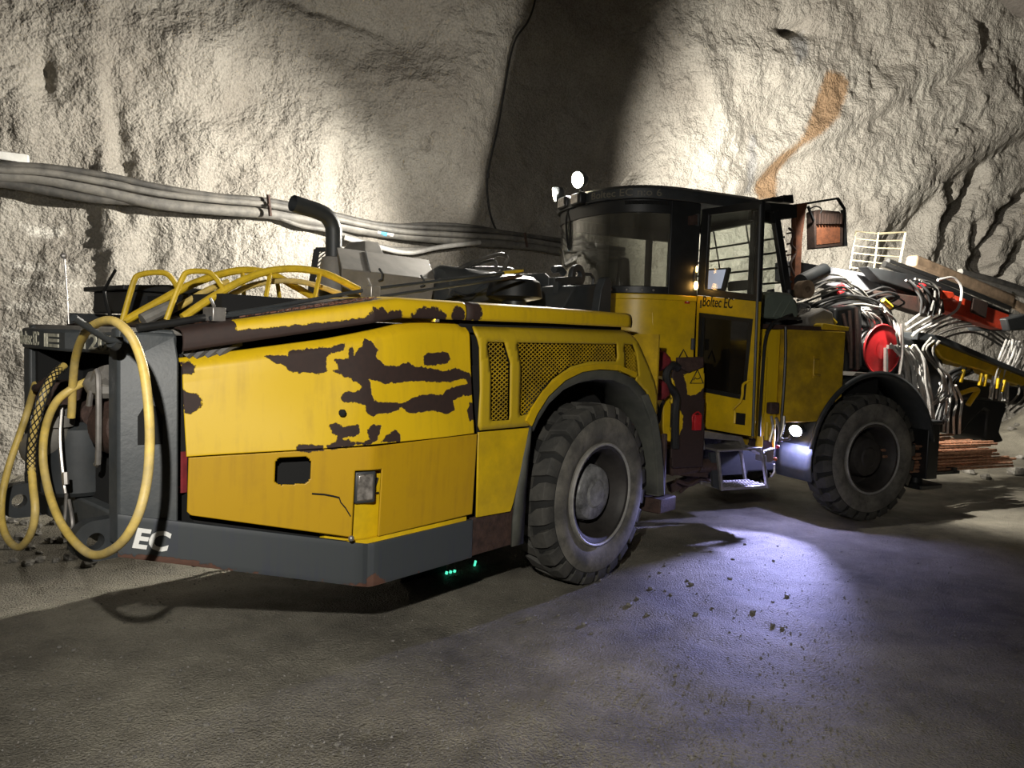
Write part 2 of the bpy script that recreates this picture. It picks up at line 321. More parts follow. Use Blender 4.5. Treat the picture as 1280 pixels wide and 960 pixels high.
def groove(pts, w, amp, poly=None):
    """a crease along a line of wall points"""
    global D
    P = np.array([sz(*p) for p in pts]); d = np.full(S.shape, 1e9); lo = P.min(0)-4*w; hi = P.max(0)+4*w
    k = (S > lo[0]) & (S < hi[0]) & (Z > lo[1]) & (Z < hi[1]); q = np.stack([S[k], Z[k]], 1); dd = np.full(len(q), 1e9)
    for a, b in zip(P[:-1], P[1:]):
        e = b-a; t = np.clip(((q-a)@e)/(e@e), 0, 1); dd = np.minimum(dd, np.hypot(*(q-a-np.outer(t, e)).T))
    dd = dd*(1+.5*fbm(q[:,0], q[:,1], .2, 2)); D[k] += amp*np.exp(-(dd/w)**2)
for pts, w, a in [([(1224,218),(1216,243),(1200,260),(1178,276)],.13,-.5),([(1285,245),(1256,272),(1240,300),(1233,330),(1243,352)],.14,-.55),([(1226,288),(1223,318),(1217,348)],.13,-.5),
      ([(1285,305),(1268,333),(1250,362)],.14,-.5),([(1192,240),(1172,280)],.08,-.25),([(880,265),(950,200),(1030,160),(1110,110),(1205,62)],.3,.16),([(900,280),(970,215),(1050,180),(1130,128),(1225,82)],.14,-.10),
      ([(1060,330),(1100,260),(1170,200),(1285,140)],.35,.18),([(1110,330),(1150,262),(1200,222),(1285,172)],.16,-.14),([(1130,345),(1160,300),(1175,250)],.2,.15),([(870,60),(900,150),(880,250)],.25,.12),
      ([(800,215),(786,232)],.07,-.2),([(1010,30),(985,38)],.06,-.15)]: groove(pts, w, a)
# corner: the left end of the wall steps back
sk = np.interp(Z[0], [0, sz(128,420)[1], sz(122,235)[1], 5.5, 9], [sz(135,430)[0], sz(131,420)[0], sz(123,235)[0], sz(112,40)[0], sz(105,5)[0]])[None,:]
stp = 1/(1+np.exp((S-sk)/.035)); D -= stp*np.interp(Z, [0, 3.0, 3.6, 5], [.09,.08,.02,.0]); D += .05*np.exp(-((S-sk-.12)/.14)**2)
x, y, nx, ny = plan_at(ss); off = -(D+lean(Z))
VX = x[:,None]+nx[:,None]*off; VY = y[:,None]+ny[:,None]*off
def grid_mesh(name, X, Y, Zz, material):
    a, b = X.shape; me = bpy.data.meshes.new(name); n = a*b
    me.vertices.add(n); me.vertices.foreach_set('co', np.stack([X, Y, Zz], -1).astype(np.float32).ravel())
    i = (np.arange(a-1)[:,None]*b+np.arange(b-1)[None,:]).ravel(); q = np.stack([i, i+b, i+b+1, i+1], 1).astype(np.int32); m = len(q)
    me.loops.add(m*4); me.loops.foreach_set('vertex_index', q.ravel()); me.polygons.add(m); me.polygons.foreach_set('loop_start', np.arange(0, m*4, 4, dtype=np.int32))
    me.update(); me.polygons.foreach_set('use_smooth', np.ones(m, bool)); me.validate(); me.materials.append(material)
    o = bpy.data.objects.new(name, me); COL.objects.link(o); return o
def attr(o, name, v): a = o.data.attributes.new(name, 'FLOAT', 'POINT'); a.data.foreach_set('value', np.asarray(v, np.float32).ravel())
def rockmat(name, c1, c2, bump=.6, fine=55., stains=False, dist=.02, rough=.82, vor=-.6):
    m = bpy.data.materials.new(name); m.use_nodes = True; nt = m.node_tree; N = nt.nodes; L = nt.links; b = N['Principled BSDF']; tc = N.new('ShaderNodeTexCoord'); V = tc.outputs['Object']
    b.inputs['Roughness'].default_value = rough; b.inputs['Specular IOR Level'].default_value = .35
    n = N.new('ShaderNodeTexNoise'); n.inputs['Scale'].default_value = .8; n.inputs['Detail'].default_value = 9; n.inputs['Roughness'].default_value = .68; L.new(V, n.inputs['Vector'])
    r = N.new('ShaderNodeMapRange'); r.inputs[1].default_value = .35; r.inputs[2].default_value = .65; L.new(n.outputs['Fac'], r.inputs[0])
    mx = N.new('ShaderNodeMix'); mx.data_type = 'RGBA'; mx.inputs[6].default_value = (*c1,1); mx.inputs[7].default_value = (*c2,1); L.new(r.outputs[0], mx.inputs[0]); col = mx.outputs[2]
    f = N.new('ShaderNodeTexNoise'); f.inputs['Scale'].default_value = fine; f.inputs['Detail'].default_value = 3; L.new(V, f.inputs['Vector'])
    if stains:
        for nm, c, k in (('ochre', (.20,.115,.05), .85), ('chalk', (.62,.60,.55), .8), ('wet', (.20,.20,.20), .8), ('soot', (.075,.068,.062), .85)):
            a = N.new('ShaderNodeAttribute'); a.attribute_name = nm; s = N.new('ShaderNodeMath'); s.operation = 'MULTIPLY_ADD'; L.new(f.outputs['Fac'], s.inputs[0]); s.inputs[1].default_value = .16; s.inputs[2].default_value = -.08
            ad = N.new('ShaderNodeMath'); ad.operation = 'ADD'; L.new(a.outputs['Fac'], ad.inputs[0]); L.new(s.outputs[0], ad.inputs[1])
            mr = N.new('ShaderNodeMapRange'); mr.inputs[1].default_value = -.03; mr.inputs[2].default_value = .05 if nm != 'soot' else .9; mr.inputs[4].default_value = k; L.new(ad.outputs[0], mr.inputs[0])
            x2 = N.new('ShaderNodeMix'); x2.data_type = 'RGBA'; L.new(mr.outputs[0], x2.inputs[0]); L.new(col, x2.inputs[6]); x2.inputs[7].default_value = (*c,1); col = x2.outputs[2]
            if nm in ('wet',):
                rr = N.new('ShaderNodeMapRange'); rr.inputs[2].default_value = .8; rr.inputs[3].default_value = .82; rr.inputs[4].default_value = .2; L.new(mr.outputs[0], rr.inputs[0]); L.new(rr.outputs[0], b.inputs['Roughness'])
    g = N.new('ShaderNodeMix'); g.data_type = 'RGBA'; g.blend_type = 'MULTIPLY'; g.inputs[0].default_value = .5; L.new(col, g.inputs[6])
    fr = N.new('ShaderNodeMapRange'); fr.inputs[1].default_value = .3; fr.inputs[2].default_value = .6; fr.inputs[3].default_value = .55; fr.inputs[4].default_value = 1.15; L.new(f.outputs['Fac'], fr.inputs[0]); L.new(fr.outputs[0], g.inputs[7]); L.new(g.outputs[2], b.inputs['Base Color'])
    v = N.new('ShaderNodeTexVoronoi'); v.inputs['Scale'].default_value = fine*.45; L.new(V, v.inputs['Vector'])
    h = N.new('ShaderNodeMath'); h.operation = 'MULTIPLY_ADD'; L.new(v.outputs['Distance'], h.inputs[0]); h.inputs[1].default_value = vor; L.new(f.outputs['Fac'], h.inputs[2])
    bp = N.new('ShaderNodeBump'); bp.inputs['Strength'].default_value = bump; bp.inputs['Distance'].default_value = dist; L.new(h.outputs[0], bp.inputs['Height']); L.new(bp.outputs[0], b.inputs['Normal'])
    return m
M['rock'] = rockmat('shotcrete_rock', (.25,.23,.20), (.37,.35,.31), .8, 42., True, .035)
M['dirt'] = rockmat('damp_dirt', (.085,.078,.065), (.33,.306,.245), 1., 90., False, .02, .62, -.1)
M['roofrock'] = rockmat('roof_rock', (.14,.125,.11), (.2,.18,.16), .7, 30.)
wall = grid_mesh('wall_back', VX, VY, Z, M['rock']); tag(wall, kind='structure')
SZ = np.stack([S.ravel(), Z.ravel()], 1)
def stain(polys, wob=.0):
    v = np.full(len(SZ), -9.)
    for p in polys:
        q = np.array([sz(*c) for c in p]); lo = q.min(0)-.6; hi = q.max(0)+.6
        k = (SZ[:,0] > lo[0]) & (SZ[:,0] < hi[0]) & (SZ[:,1] > lo[1]) & (SZ[:,1] < hi[1]); v[k] = np.maximum(v[k], sdf(SZ[k], q))
    return v
attr(wall, 'ochre', stain([[(1032,88),(1052,92),(1058,104),(1048,130),(1035,152),(1015,172),(998,185),(985,200),(980,222),(974,250),(950,250),(954,225),(962,205),(975,192),(990,182),(1000,165),(1012,140),(1022,112)]]))
attr(wall, 'wet', stain([[(940,165),(950,168),(948,185),(950,200),(946,240),(934,240),(934,205),(938,185)],[(990,40),(1012,36),(1008,70),(990,85)]]))
attr(wall, 'chalk', stain([[(20,277),(48,281),(75,283),(80,291),(55,294),(30,289)],[(5,325),(30,330),(60,331),(60,335),(20,335)],[(8,350),(50,352),(105,354),(105,357),(40,356)],[(0,381),(40,379),(66,378),(66,382),(10,386)],[(82,331),(95,331),(95,334),(82,334)],[(0,415),(30,415),(30,419),(0,419)]]))
attr(wall, 'soot', np.where(True, -9., 0)*np.ones(len(SZ)))
# floor
gx = np.concatenate([np.arange(-16,-7.5,.25), np.arange(-7.5,11.5,.035), np.arange(11.5,18,.25)]); gy = np.concatenate([np.arange(-7,.6,.25), np.arange(.6,14,.035), np.arange(14,19,.3)])
X, Y = np.meshgrid(gx, gy, indexing='ij')
pd = np.full(X.shape, 9.)      # distance in front of the wall line
for (ax, ay), (bx, by) in zip(_pl[:-1:12], _pl[12::12]):
    e = np.array([bx-ax, by-ay]); t = np.clip(((X-ax)*e[0]+(Y-ay)*e[1])/(e@e), 0, 1); pd = np.minimum(pd, np.hypot(X-ax-t*e[0], Y-ay-t*e[1]))
near = np.exp(-(pd/.7)**2)
ZF = .025*fbm(X, Y, 1.3, 3)+.018*fbm(X, Y, .3, 3, .6)+near*(.14+.22*fbm(X, Y, .7, 4)+.12*fbm(X+3, Y, .2, 2, .5, True))
# wheel ruts and a ridge of loose dirt across the near floor
rel = (X-R.o.x)*cos(R.t)+(Y-R.o.y)*sin(R.t); lat = -(X-R.o.x)*sin(R.t)+(Y-R.o.y)*cos(R.t)
ZF += .035*np.exp(-((lat+.95+.15*np.sin(rel*1.1))/.14)**2)*np.exp(-((rel+1.6)/1.7)**2)+.02*np.exp(-((lat+2.3)/.4)**2)
ZF += .009*(fbm(X, Y, .12, 2, .6, True)-.3)*(.5+.5*np.tanh(3*fbm(X+7, Y, 1.1, 2)))
tyre = np.zeros(X.shape)
for fr in (R, F):
    for v in (.14, 2*WC-.14): p = fr(0, v, 0); tyre = np.maximum(tyre, np.exp(-(((X-p.x)**2+(Y-p.y)**2)/.2)))
ZF = ZF*(1-tyre)
muck = np.exp(-(((X-9.6)/1.6)**2+((Y-12.6)/.9)**2)); ZF += muck*(.75+.35*fbm(X, Y, .6, 3))
floor = grid_mesh('floor', X, Y, ZF, M['dirt']); tag(floor, kind='structure')
# roof and the opposite side of the tunnel
gx = np.arange(-18, 20, .5); gy = np.arange(-8, 20, .5); X, Y = np.meshgrid(gx, gy, indexing='ij')
tag(grid_mesh('ceiling', X, Y, 8.3+.35*fbm(X, Y, 2.5, 3)-.02*(Y-4)**2*.3, M['roofrock']), kind='structure')
X, Zc = np.meshgrid(gx, np.arange(-.2, 9, .4), indexing='ij'); tag(grid_mesh('wall_front', X, -6.5+.5*fbm(X, Zc, 2, 3), Zc, M['roofrock']), kind='structure')
def wall_pt(px, py, off=.12): return wall_sz(px, py, off)[2]

# ------------------------------------------------------------------ the rig: one thing, standing on its tyres
rig = empty('drilling_rig', R(1.9, WC, 0))
tag(rig, 'worn yellow articulated underground drill rig with black cab, rust-flaked rear hood and big dirty tyres', 'drill rig')
def part(b, name, m, parent=rig, **k): return b.build(name, m, parent, **k)

# ---- wheels
def tyre_parts(fr, side, name='wheel'):
    """side +1: outer face at v=0 looking to -v; -1: the far side wheel"""
    TW = .29; oc = fr(0, 0 if side > 0 else 2*WC, RTY); ax = fr.V*side
    Rr, U, Vz = RTY, fr.U, Vector((0,0,1))
    def P(a, r, th): return oc+ax*a+(U*cos(th)+Vz*sin(th))*r
    b = MB(); half = [(.045,.318),(.018,.332),(.012,.345),(.020,.352),(.006,.375),(-.006,.42),(-.006,.47),(.004,.520),(.018,.548),(.03,.562),(.052,.578)]
    prof = half+[(.145,.583)]+[(TW-a, r) for a, r in reversed(half)]
    n = 72; b.loft([[P(a, r, 2*pi*j/n) for j in range(n)] for a, r in prof], True, False)
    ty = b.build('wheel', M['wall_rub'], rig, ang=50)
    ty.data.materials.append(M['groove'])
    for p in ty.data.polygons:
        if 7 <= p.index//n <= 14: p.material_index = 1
    # lug blocks
    b = MB(); NL = 24
    for k in range(NL):
        for sd in (0, 1):
            t0 = 2*pi*(k+.5*sd)/NL; w = 2*pi/NL*.74
            def A(a): return a if sd == 0 else TW-a
            st = [(.006,.546,0),(.016,.585,0),(.030,.607,.0),(.075,.611,.02),(.118,.611,.085),(.150,.611,.10)]
            rings = []
            for a, r, sh in st:
                ww = w*(1 if a < .09 else .72); ri = r-.05 if a > .02 else r-.025
                rings.append([P(A(a), ri, t0+sh), P(A(a), ri, t0+sh+ww), P(A(a), r, t0+sh+ww*.97), P(A(a), r, t0+sh+ww*.03)])
            b.loft(rings)
    b.build('tread', M['rubber'], ty, bevel=.005, ang=40)
    b = MB(); b.lathe([(.012,.347),(-.004,.349),(-.010,.340),(-.004,.330),(.012,.328)], oc, ax, 64, True); b.build('bead_ring', M['bead'], ty)
    b = MB(); b.lathe([(.012,.331),(.0,.325),(.006,.308),(.02,.298),(.035,.292),(.05,.283),(.20,.275),(.225,.25),(.23,.19),(.235,.001)], oc, ax, 56, caps=False); b.build('rim', M['rim'], ty)
    b = MB(); b.lathe([(.23,.20),(.15,.195),(.09,.188),(.065,.178),(.055,.16),(.052,.10),(.040,.085),(.036,.001)], oc, ax, 40)
    for k in range(10): c = P(.225, .225, 2*pi*k/10); b.lathe([(0,.016),(-.03,.016),(-.03,.001)], c, ax, 6)
    b.build('hub', M['hub'] if fr is R else M['rim'], ty)
    return ty
for fr in (R, F):
    for sd in (1, -1): tyre_parts(fr, sd)

# ---- under-frame
b = MB(); b.box(R, -1.9, 1.25, .42, 1.53, .50, .95); b.box(R, -.14, .14, .29, 1.66, .48, .74); b.box(R, -2.85, -1.9, .55, 1.4, .80, 1.05); part(b, 'rear_frame', M['void'], bevel=.02)
b = MB(); b.box(F, -1.2, 1.15, .42, 1.53, .45, .95); b.box(F, -.14, .14, .29, 1.66, .48, .74); part(b, 'front_frame', M['void'], bevel=.02)
b = MB(); pv = R(1.95, WC, 0)
b.cyl(pv+Vector((0,0,.45)), pv+Vector((0,0,1.05)), .13); b.box(R, 1.2, 2.0, .70, 1.25, .55, .66); b.box(R, 1.2, 2.0, .70, 1.25, .86, .97); b.box(F, -2.15, -1.1, .75, 1.2, .68, .84); part(b, 'articulation_joint', M['rust'], bevel=.01)

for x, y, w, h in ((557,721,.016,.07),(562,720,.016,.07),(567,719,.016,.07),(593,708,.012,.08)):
    b = MB(); p = R.w(x, y, v=.86); b.bar(p-Vector((0,0,h/2))-R.U*.012, p+Vector((0,0,h/2))+R.U*.012, w, .01); part(b, 'green_reflector', M['green'])  # bars glow by themselves in place of reflections
b = MB(); b.box(R, -.95, -.55, .905, .93, R.at(562,721,v=.9)[2]-.06, .6); part(b, 'reflector_plate', M['void'])
# ---- grey skirt round the tail
def skirt_poly():
    return [(U2, tv(U2), .703, .877), (U1-.03, tv(U1-.03), .452, .657), (U1, .012, .4437, .6508), (U1+.03, 0, .4437, .6508), (-1.262, 0, .4437, .652)]
SKP = []
for (a, b_) in zip(skirt_poly()[:-1], skirt_poly()[1:]):
    k = 24
    for i in range(k): SKP.append(tuple(a[j]+(b_[j]-a[j])*i/k for j in range(4)))
SKP.append(skirt_poly()[-1])
b = MB(); nz = 8; nn = len(SKP)
wv = []
for u, v, z0, z1 in SKP:
    for j in range(nz+1): b.v.append(R(u, v, z0+(z1-z0)*j/nz)); wv.append((u, j/nz))
b.f = [(i*(nz+1)+j, (i+1)*(nz+1)+j, (i+1)*(nz+1)+j+1, i*(nz+1)+j+1) for i in range(nn-1) for j in range(nz)]; b.m = [0]*len(b.f)
sk = part(b, 'skirt', M['greyworn'], solid=.024, bevel=.004)
wv = np.array(wv); e = -.062+.055*np.exp(-(wv[:,1]/.22)**2)+.05*np.exp(-((wv[:,0]-U1-.03)/.05)**2)+.03*np.exp(-((wv[:,0]+2.75)/.18)**2)*(wv[:,1] < .25)
set_wear(sk, e)
b = MB(); b.box(R, -1.252, -.90, .0, .03, .445, .655); b.box(R, -1.25, -.9, .03, .25, .445, .47); part(b, 'rusty_skirt_end', M['rust'], bevel=.006)
b = MB(); b.prism([R(U2+.02, tv(U2)+.03, .705), R(U1, .03, .447), R(-.9, .03, .447), R(-.9, 1.9, .447), R(U1, 1.9, .447), R(U2+.02, 2*WC-tv(U2)-.03, .705)], [R(U2+.02, tv(U2)+.03, .73), R(U1, .03, .47), R(-.9, .03, .47), R(-.9, 1.9, .47), R(U1, 1.9, .47), R(U2+.02, 2*WC-tv(U2)-.03, .73)]); part(b, 'belly_plate', M['dgrey'])
b = MB(); b.loft([[R(u, 2*WC-v, z0), R(u, 2*WC-v, z1), R(u, 2*WC-v-.02, z1), R(u, 2*WC-v-.02, z0)] for u, v, z0, z1 in skirt_poly()]); b.box(R, -1.26, -.85, 1.93, 1.955, .45, 1.65); b.box(R, -2.6, -1.26, 1.90, 1.93, .66, 1.7); part(b, 'far_side_panel', M['dgrey'])
def skp(x, y, t):   # lettering on the skirt's tail
    q = tail_at(163, 684); du = (U1-U2); k = math.hypot(1, KT); u = q[0]+x/k; z = q[2]+y-.262*(x/k)
    return R(u, tv(u)-.016-t, z)
lettering('EC', skp, .088, M['white'], sk, bold=.035, width=.145, shear=.25)

# ---- tail posts and the sign beam
def post(sg):
    f = (lambda v: v) if sg > 0 else (lambda v: 2*WC-v)
    va, vb, vi = tv(U2), tv(-2.709), tv(U2)+.10
    b = MB()
    prof = [(U2, va, vi), (-2.709, vb, vb+.10)]
    def ring(z, dv): return [R(U2+dv*.25, f(va+dv), z), R(-2.709, f(vb+dv), z), R(-2.709, f(vb+.14), z), R(U2+dv*.25, f(vi), z)]
    b.loft([ring(.74, 0), ring(.87, 0), ring(1.50, 0), ring(1.625, .045)])
    return part(b, 'tail_post', M['grey'], bevel=.01)
pn = post(1); post(-1)
# rounded slot in the near post
b = MB(); q0 = tail_at(172, 556); q1 = tail_at(203, 505); uu0, uu1, z0, z1 = q0[0], q1[0], q0[2], q1[2]
sh = [(uu0+.0, z0), (uu1, z0), (uu1, z1-.05), (uu1-.02, z1-.012), ((uu0+uu1)/2, z1), (uu0+.02, z1-.012), (uu0, z1-.05)]
b.prism([R(u, tv(u)-.004, z) for u, z in sh], [R(u, tv(u)+.02, z) for u, z in sh]); b.build('slot', M['void'], pn)
bz0, bz1 = 1.512, 1.612
b = MB(); vm = WC-.02
b.prism_z(R, [(U2+.02, .40), (U2+.03, vm-.10), (U2-.02, vm-.04), (U2-.02, 1.52), (U2+.02, 1.56), (-2.72, 1.60), (-2.70, .34), (U2+.02, .38)], bz0, bz1)
bm_ = part(b, 'sign_beam', M['grey'], bevel=.015)
b = MB(); b.box(R, -2.89, -2.62, .40, 1.58, 1.60, 1.63); part(b, 'beam_top_plate', M['lgrey'], bevel=.008)
def bmx(x0v, u, rise=.0): return lambda x, y, t: R(u-.002-t, x0v-x, y+1.530)
lettering('Boltec EC', bmx(1.52, U2-.022), .066, M['cream'], bm_, width=.27, bold=.012)
b = MB()
for k in range(3): b.box(R, U2-.026, U2-.02, .99, 1.12, 1.528+.024*k, 1.542+.024*k)
b.box(R, U2-.026, U2-.02, 1.135, 1.15, 1.528, 1.59); b.box(R, U2-.026, U2-.02, 1.165, 1.173, 1.528, 1.59); b.build('striped_emblem', M['cream'], bm_)
def sb(x, y, t): v = .84-x; return R(U2+.03-(.01)*(.84-v)/.44-.004-t, v, y+1.528)
lettering('1203', sb, .066, M['cream'], bm_, width=.40, bold=.012)

# ---- tow lugs
for v in (.506, 1.481):
    b = MB(); c = R(-2.97, v, .757); n = 18; oo = []; ii = []
    for s in (-.032, .032):
        ring = [c+R.U*(-.085*cos(t))+Vector((0,0,.085*sin(t)))+R.V*s for t in np.linspace(-pi/2, pi/2, n)]+[c+R.U*.14+Vector((0,0,.085))+R.V*s, c+R.U*.14+Vector((0,0,-.085))+R.V*s]
        oo.append(ring); ii.append([c+R.U*(-.034*cos(t))+Vector((0,0,.034*sin(t)))+R.V*s for t in np.linspace(-pi/2, 3*pi/2*.98, n+2)])
    k = n+2
    def br(x, y): return [(j, (j+1) % k, (j+1) % k+k, j+k) for j in range(k)]
    b.loft([oo[0], oo[1]], True, False); b.loft([ii[0], ii[1]], True, False)
    for s in (0, 1):
        o0 = len(b.v); b.v += oo[s]+ii[s]
        for j in range(k): 
            a0 = np.argmin
        # join outer ring to hole ring by nearest angle
        ang = [math.atan2((p-c).z, (p-c).dot(-R.U)) for p in oo[s]]; an2 = [math.atan2((p-c).z, (p-c).dot(-R.U)) for p in ii[s]]
        so = sorted(range(k), key=lambda j: ang[j]); si = sorted(range(k), key=lambda j: an2[j])
        for j in range(k): b.f.append((o0+so[j], o0+so[(j+1) % k], o0+k+si[(j+1) % k], o0+k+si[j])); b.m.append(0)
    part(b, 'tow_lug', M['dgrey'], ang=30)
b = MB(); b.box(R, -2.9, -2.72, .42, 1.55, .70, .86); part(b, 'tail_crossmember', M['grey'], bevel=.01)

# ---- machinery behind the open tail
b = MB(); b.box(R, -2.70, -2.62, .42, 1.55, .95, 1.52); b.box(R, -2.9, -2.6, 1.40, 1.44, .86, 1.5); part(b, 'tail_bulkhead', M['void'])
c = R(-2.85, 1.05, 0)
b = MB(); b.lathe([(0,.15),(.02,.17),(.30,.17),(.33,.13),(.33,.01)], R(-2.86, .98, .87), (0,0,1), 24); part(b, 'oil_reservoir', M['dgrey'])
b = MB(); b.lathe([(-.16,.05),(-.12,.12),(-.05,.14),(.03,.14),(.06,.11),(.06,.001)], R(-2.80, .62, 1.21), R.V, 28); b.lathe([(0,.06),(.12,.06)], R(-2.84, .84, 1.24), R.V, 16); part(b, 'cable_reel_motor', M['rust'])
b = MB(); b.tube([R(-2.96,1.30,1.06), R(-2.99,1.16,1.04), R(-3.0,1.02,1.05), R(-2.99,.90,1.13), R(-2.99,.865,1.22)], .055, 12, smooth=5); b.lathe([(0,.07),(.05,.075),(.05,.05),(.09,.05)], R(-2.99,.865,1.19), (0,0,1), 18); part(b, 'cable_gland', M['lgrey'])
b = MB(); b.tube([R(-2.90,.66,1.36), R(-2.92,.58,1.40), R(-2.90,.50,1.44)], [.04,.055,.045,.04], 8, smooth=3); b.ball(R(-2.90,.55,1.37), .055, 8, (1,1.2,.8)); part(b, 'taped_junction', M['lgrey'])
b = MB(); b.tube([R(-2.95,.60,1.30), R(-2.95,.56,1.40), R(-2.95,.50,1.43), R(-2.95,.50,1.10), R(-2.94,.55,1.06)], .012, 8, smooth=4); part(b, 'grab_wire', M['steel'])
b = MB(); b.tube([R(-3.0,.76,1.28), R(-3.02,.72,1.15), R(-3.02,.68,.98), R(-3.02,.66,.93)], .007, 6, smooth=4); b.tube([R(-3.02,.66,1.02), R(-3.02,.655,.97)], .012, 6)
b.tube([R(-3.02,.65,.93), R(-3.02,.665,.84), R(-3.03,.66,.76), R(-3.03,.60,.76), R(-3.03,.55,.82), R(-3.02,.62,.91)], .007, 6, smooth=5); part(b, 'safety_wire', M['steel'])
b = MB(); b.box(R, -2.92, -2.75, 1.15, 1.35, 1.18, 1.36); b.tube([R(-2.92,1.10,1.40), R(-2.96,1.22,1.33), R(-2.92,1.36,1.30), R(-2.92,1.38,1.0)], .018, 6, smooth=4); part(b, 'valve_block', M['rust'], bevel=.01)
b = MB(); h0 = R.w(135, 425, u=-3.02); h1 = R.w(92, 397, u=-3.16); b.tube([h0+R.U*.05, h0, h1], .0135, 12, caps=True); b.lathe([(0,.022),(.03,.022)], h0+(h0-h1)*.1, (h0-h1), 12); part(b, 'cable_hook', M['dgrey'])
b = MB(); p = R.w(86, 405, u=-2.84); b.tube([p, R.w(83, 360, u=-2.84), R.w(80, 318, u=-2.84)], .004, 6); b.ball(R.w(80, 320, u=-2.84), .016, 8); part(b, 'rod_antenna', M['steel'])
b = MB(); b.tube([R.w(139, 399, u=-2.7), R.w(133, 381, u=-2.7), R.w(130, 363, u=-2.7), R.w(144, 338, u=-2.7)], .008, 6); part(b, 'whip_antenna', M['bhose'])
# red extinguisher bottles glimpsed in the slot between post and panel
b = MB(); q = tail_at(229, 560, .1); b.tube([R(q[0]+.02,q[1]+.06,.92), R(q[0]+.02,q[1]+.06,1.10)], .03, 10); b.tube([R(q[0]+.02,q[1]+.06,1.10), R(q[0]+.02,q[1]+.06,1.2)], .025, 10); part(b, 'red_bottle', M['redcloth'])

# ---- engine-bay core that closes the view inside
b = MB(); b.prism_z(R, [(-2.62,.36),(U1,.09),(-.9,.09),(-.62,.40),(.62,.40),(.62,1.55),(-.62,1.55),(-.9,1.87),(U1,1.87),(-2.62,1.6)], .60, 1.48); b.box(R, -1.9, -.85, .12, 1.85, 1.4, 1.69); b.box(R, .0, .5, .30, 1.7, 1.4, 1.69); b.box(R, -.85, .1, .35, 1.7, 1.4, 1.69); part(b, 'engine_bay', M['void'])
b = MB()
for k, (x0, y0, x1, y1) in enumerate([(232,446,262,418),(244,448,280,420),(258,447,292,424),(272,444,300,428)]):
    b.tube([R(*tail_at(x0, y0, .07)), R(*tail_at((x0+x1)/2, (y0+y1)/2-3, .08)), R(*tail_at(x1, y1, .10))], .022, 8, smooth=4)
part(b, 'tail_hoses', M['hose'])

# ---- big yellow side panels
def path_v(u, soft):  # panel plan: tapered tail blending to the side, soft = bend length
    if soft <= 0: return tv(u)-.018
    x = 2*(U1-u)/soft; sp = soft*(x if x > 30 else math.log1p(math.exp(max(-30, x))))/2; return KT*sp-.018
PT = [(-2.69,1.505),(-2.645,1.512),(-2.122,1.602),(-1.743,1.685),(-1.55,1.705),(-1.345,1.705),(-1.30,1.695)]
ptu, ptz = [p[0] for p in PT], [p[1] for p in PT]
def digit(px, py):
    q = tail_at(px, py)
    if q[0] > U1: q = R.at(px, py, v=0)
    return (q[0], q[2])
def C5(l): return [digit(220+x/3, 370+y/3) for x, y in l]
RUST = [C5(l) for l in [
 [(340,225),(390,222),(430,225),(440,208),(510,200),(560,195),(600,195),(655,183),(650,205),(600,215),(580,240),(582,285),(545,293),(500,285),(470,292),(430,280),(410,262),(380,250),(345,232)],
 [(665,235),(672,195),(685,195),(690,225),(705,208),(725,190),(740,163),(760,175),(778,205),(770,230),(795,262),(840,262),(880,250),(905,265),(960,270),(1010,285),(1060,270),(1110,290),(1120,310),(1118,370),(1060,380),(1040,395),(1042,425),(1010,443),(960,430),(890,440),(860,435),(845,420),(810,440),(780,440),(745,455),(725,440),(720,410),(690,400),(640,403),(625,380),(640,362),(680,362),(715,345),(690,325),(660,305),(640,300),(610,290),(600,280),(625,278),(610,240),(640,238)],
 [(935,240),(950,215),(1000,213),(1035,213),(1046,235),(1030,255),(990,258),(960,264),(940,258)],
 [(575,485),(600,478),(625,490),(655,485),(685,483),(690,515),(665,530),(640,525),(620,535),(650,545),(700,548),(730,540),(725,505),(745,483),(770,485),(768,510),(755,540),(730,555),(650,562),(560,574),(555,560),(595,545),(600,525),(578,510)],
 [(430,580),(450,560),(500,553),(540,560),(542,577),(480,582)],
 [(765,550),(790,520),(820,503),(835,520),(835,545)],
 [(30,355),(85,370),(105,385),(95,420),(60,440),(30,442)],[(30,252),(70,250),(85,265),(80,290),(30,297)],[(1090,430),(1105,400),(1128,405),(1128,460),(1095,470)]]]
HOLE = C5([(740,312),(790,330),(850,325),(900,320),(950,322),(1000,325),(1050,320),(1095,312),(1100,330),(1060,338),(1020,350),(1000,370),(960,370),(920,370),(880,385),(860,400),(820,402),(760,400),(745,370),(745,330)])
def panel_wear(o, uz):
    P = np.array(uz); v = np.full(len(P), -9.)
    for r in RUST: v = np.maximum(v, sdf(P, r))
    v = np.minimum(v, np.where(np.abs(P[:,0]) < 99, -sdf(P, HOLE), 9)); set_wear(o, v)
def panel(name, us, zfun0, zfun1, nz, vfun, skip=None, m='wear'):
    b = MB(); uz = []; n = len(us)
    for u in us:
        z0, z1 = zfun0(u), zfun1(u)
        for j in range(nz+1):
            t = j/nz; z = z0+(z1-z0)*t; b.v.append(R(u, vfun(u, z, z1), z)); uz.append((u, z))
    for i in range(n-1):
        for j in range(nz):
            um = (us[i]+us[i+1])/2; zm = (uz[i*(nz+1)+j][1]+uz[(i+1)*(nz+1)+j+1][1])/2
            if skip and skip(um, zm): continue
            b.f.append((i*(nz+1)+j, (i+1)*(nz+1)+j, (i+1)*(nz+1)+j+1, i*(nz+1)+j+1)); b.m.append(0)
    o = part(b, name, M[m], solid=.008, ang=60); panel_wear(o, uz); return o
def seam(u): return np.interp(u, [-2.683,-1.984,-1.263], [1.101,1.118,1.123])
us = np.linspace(-2.69, -1.275, 240)
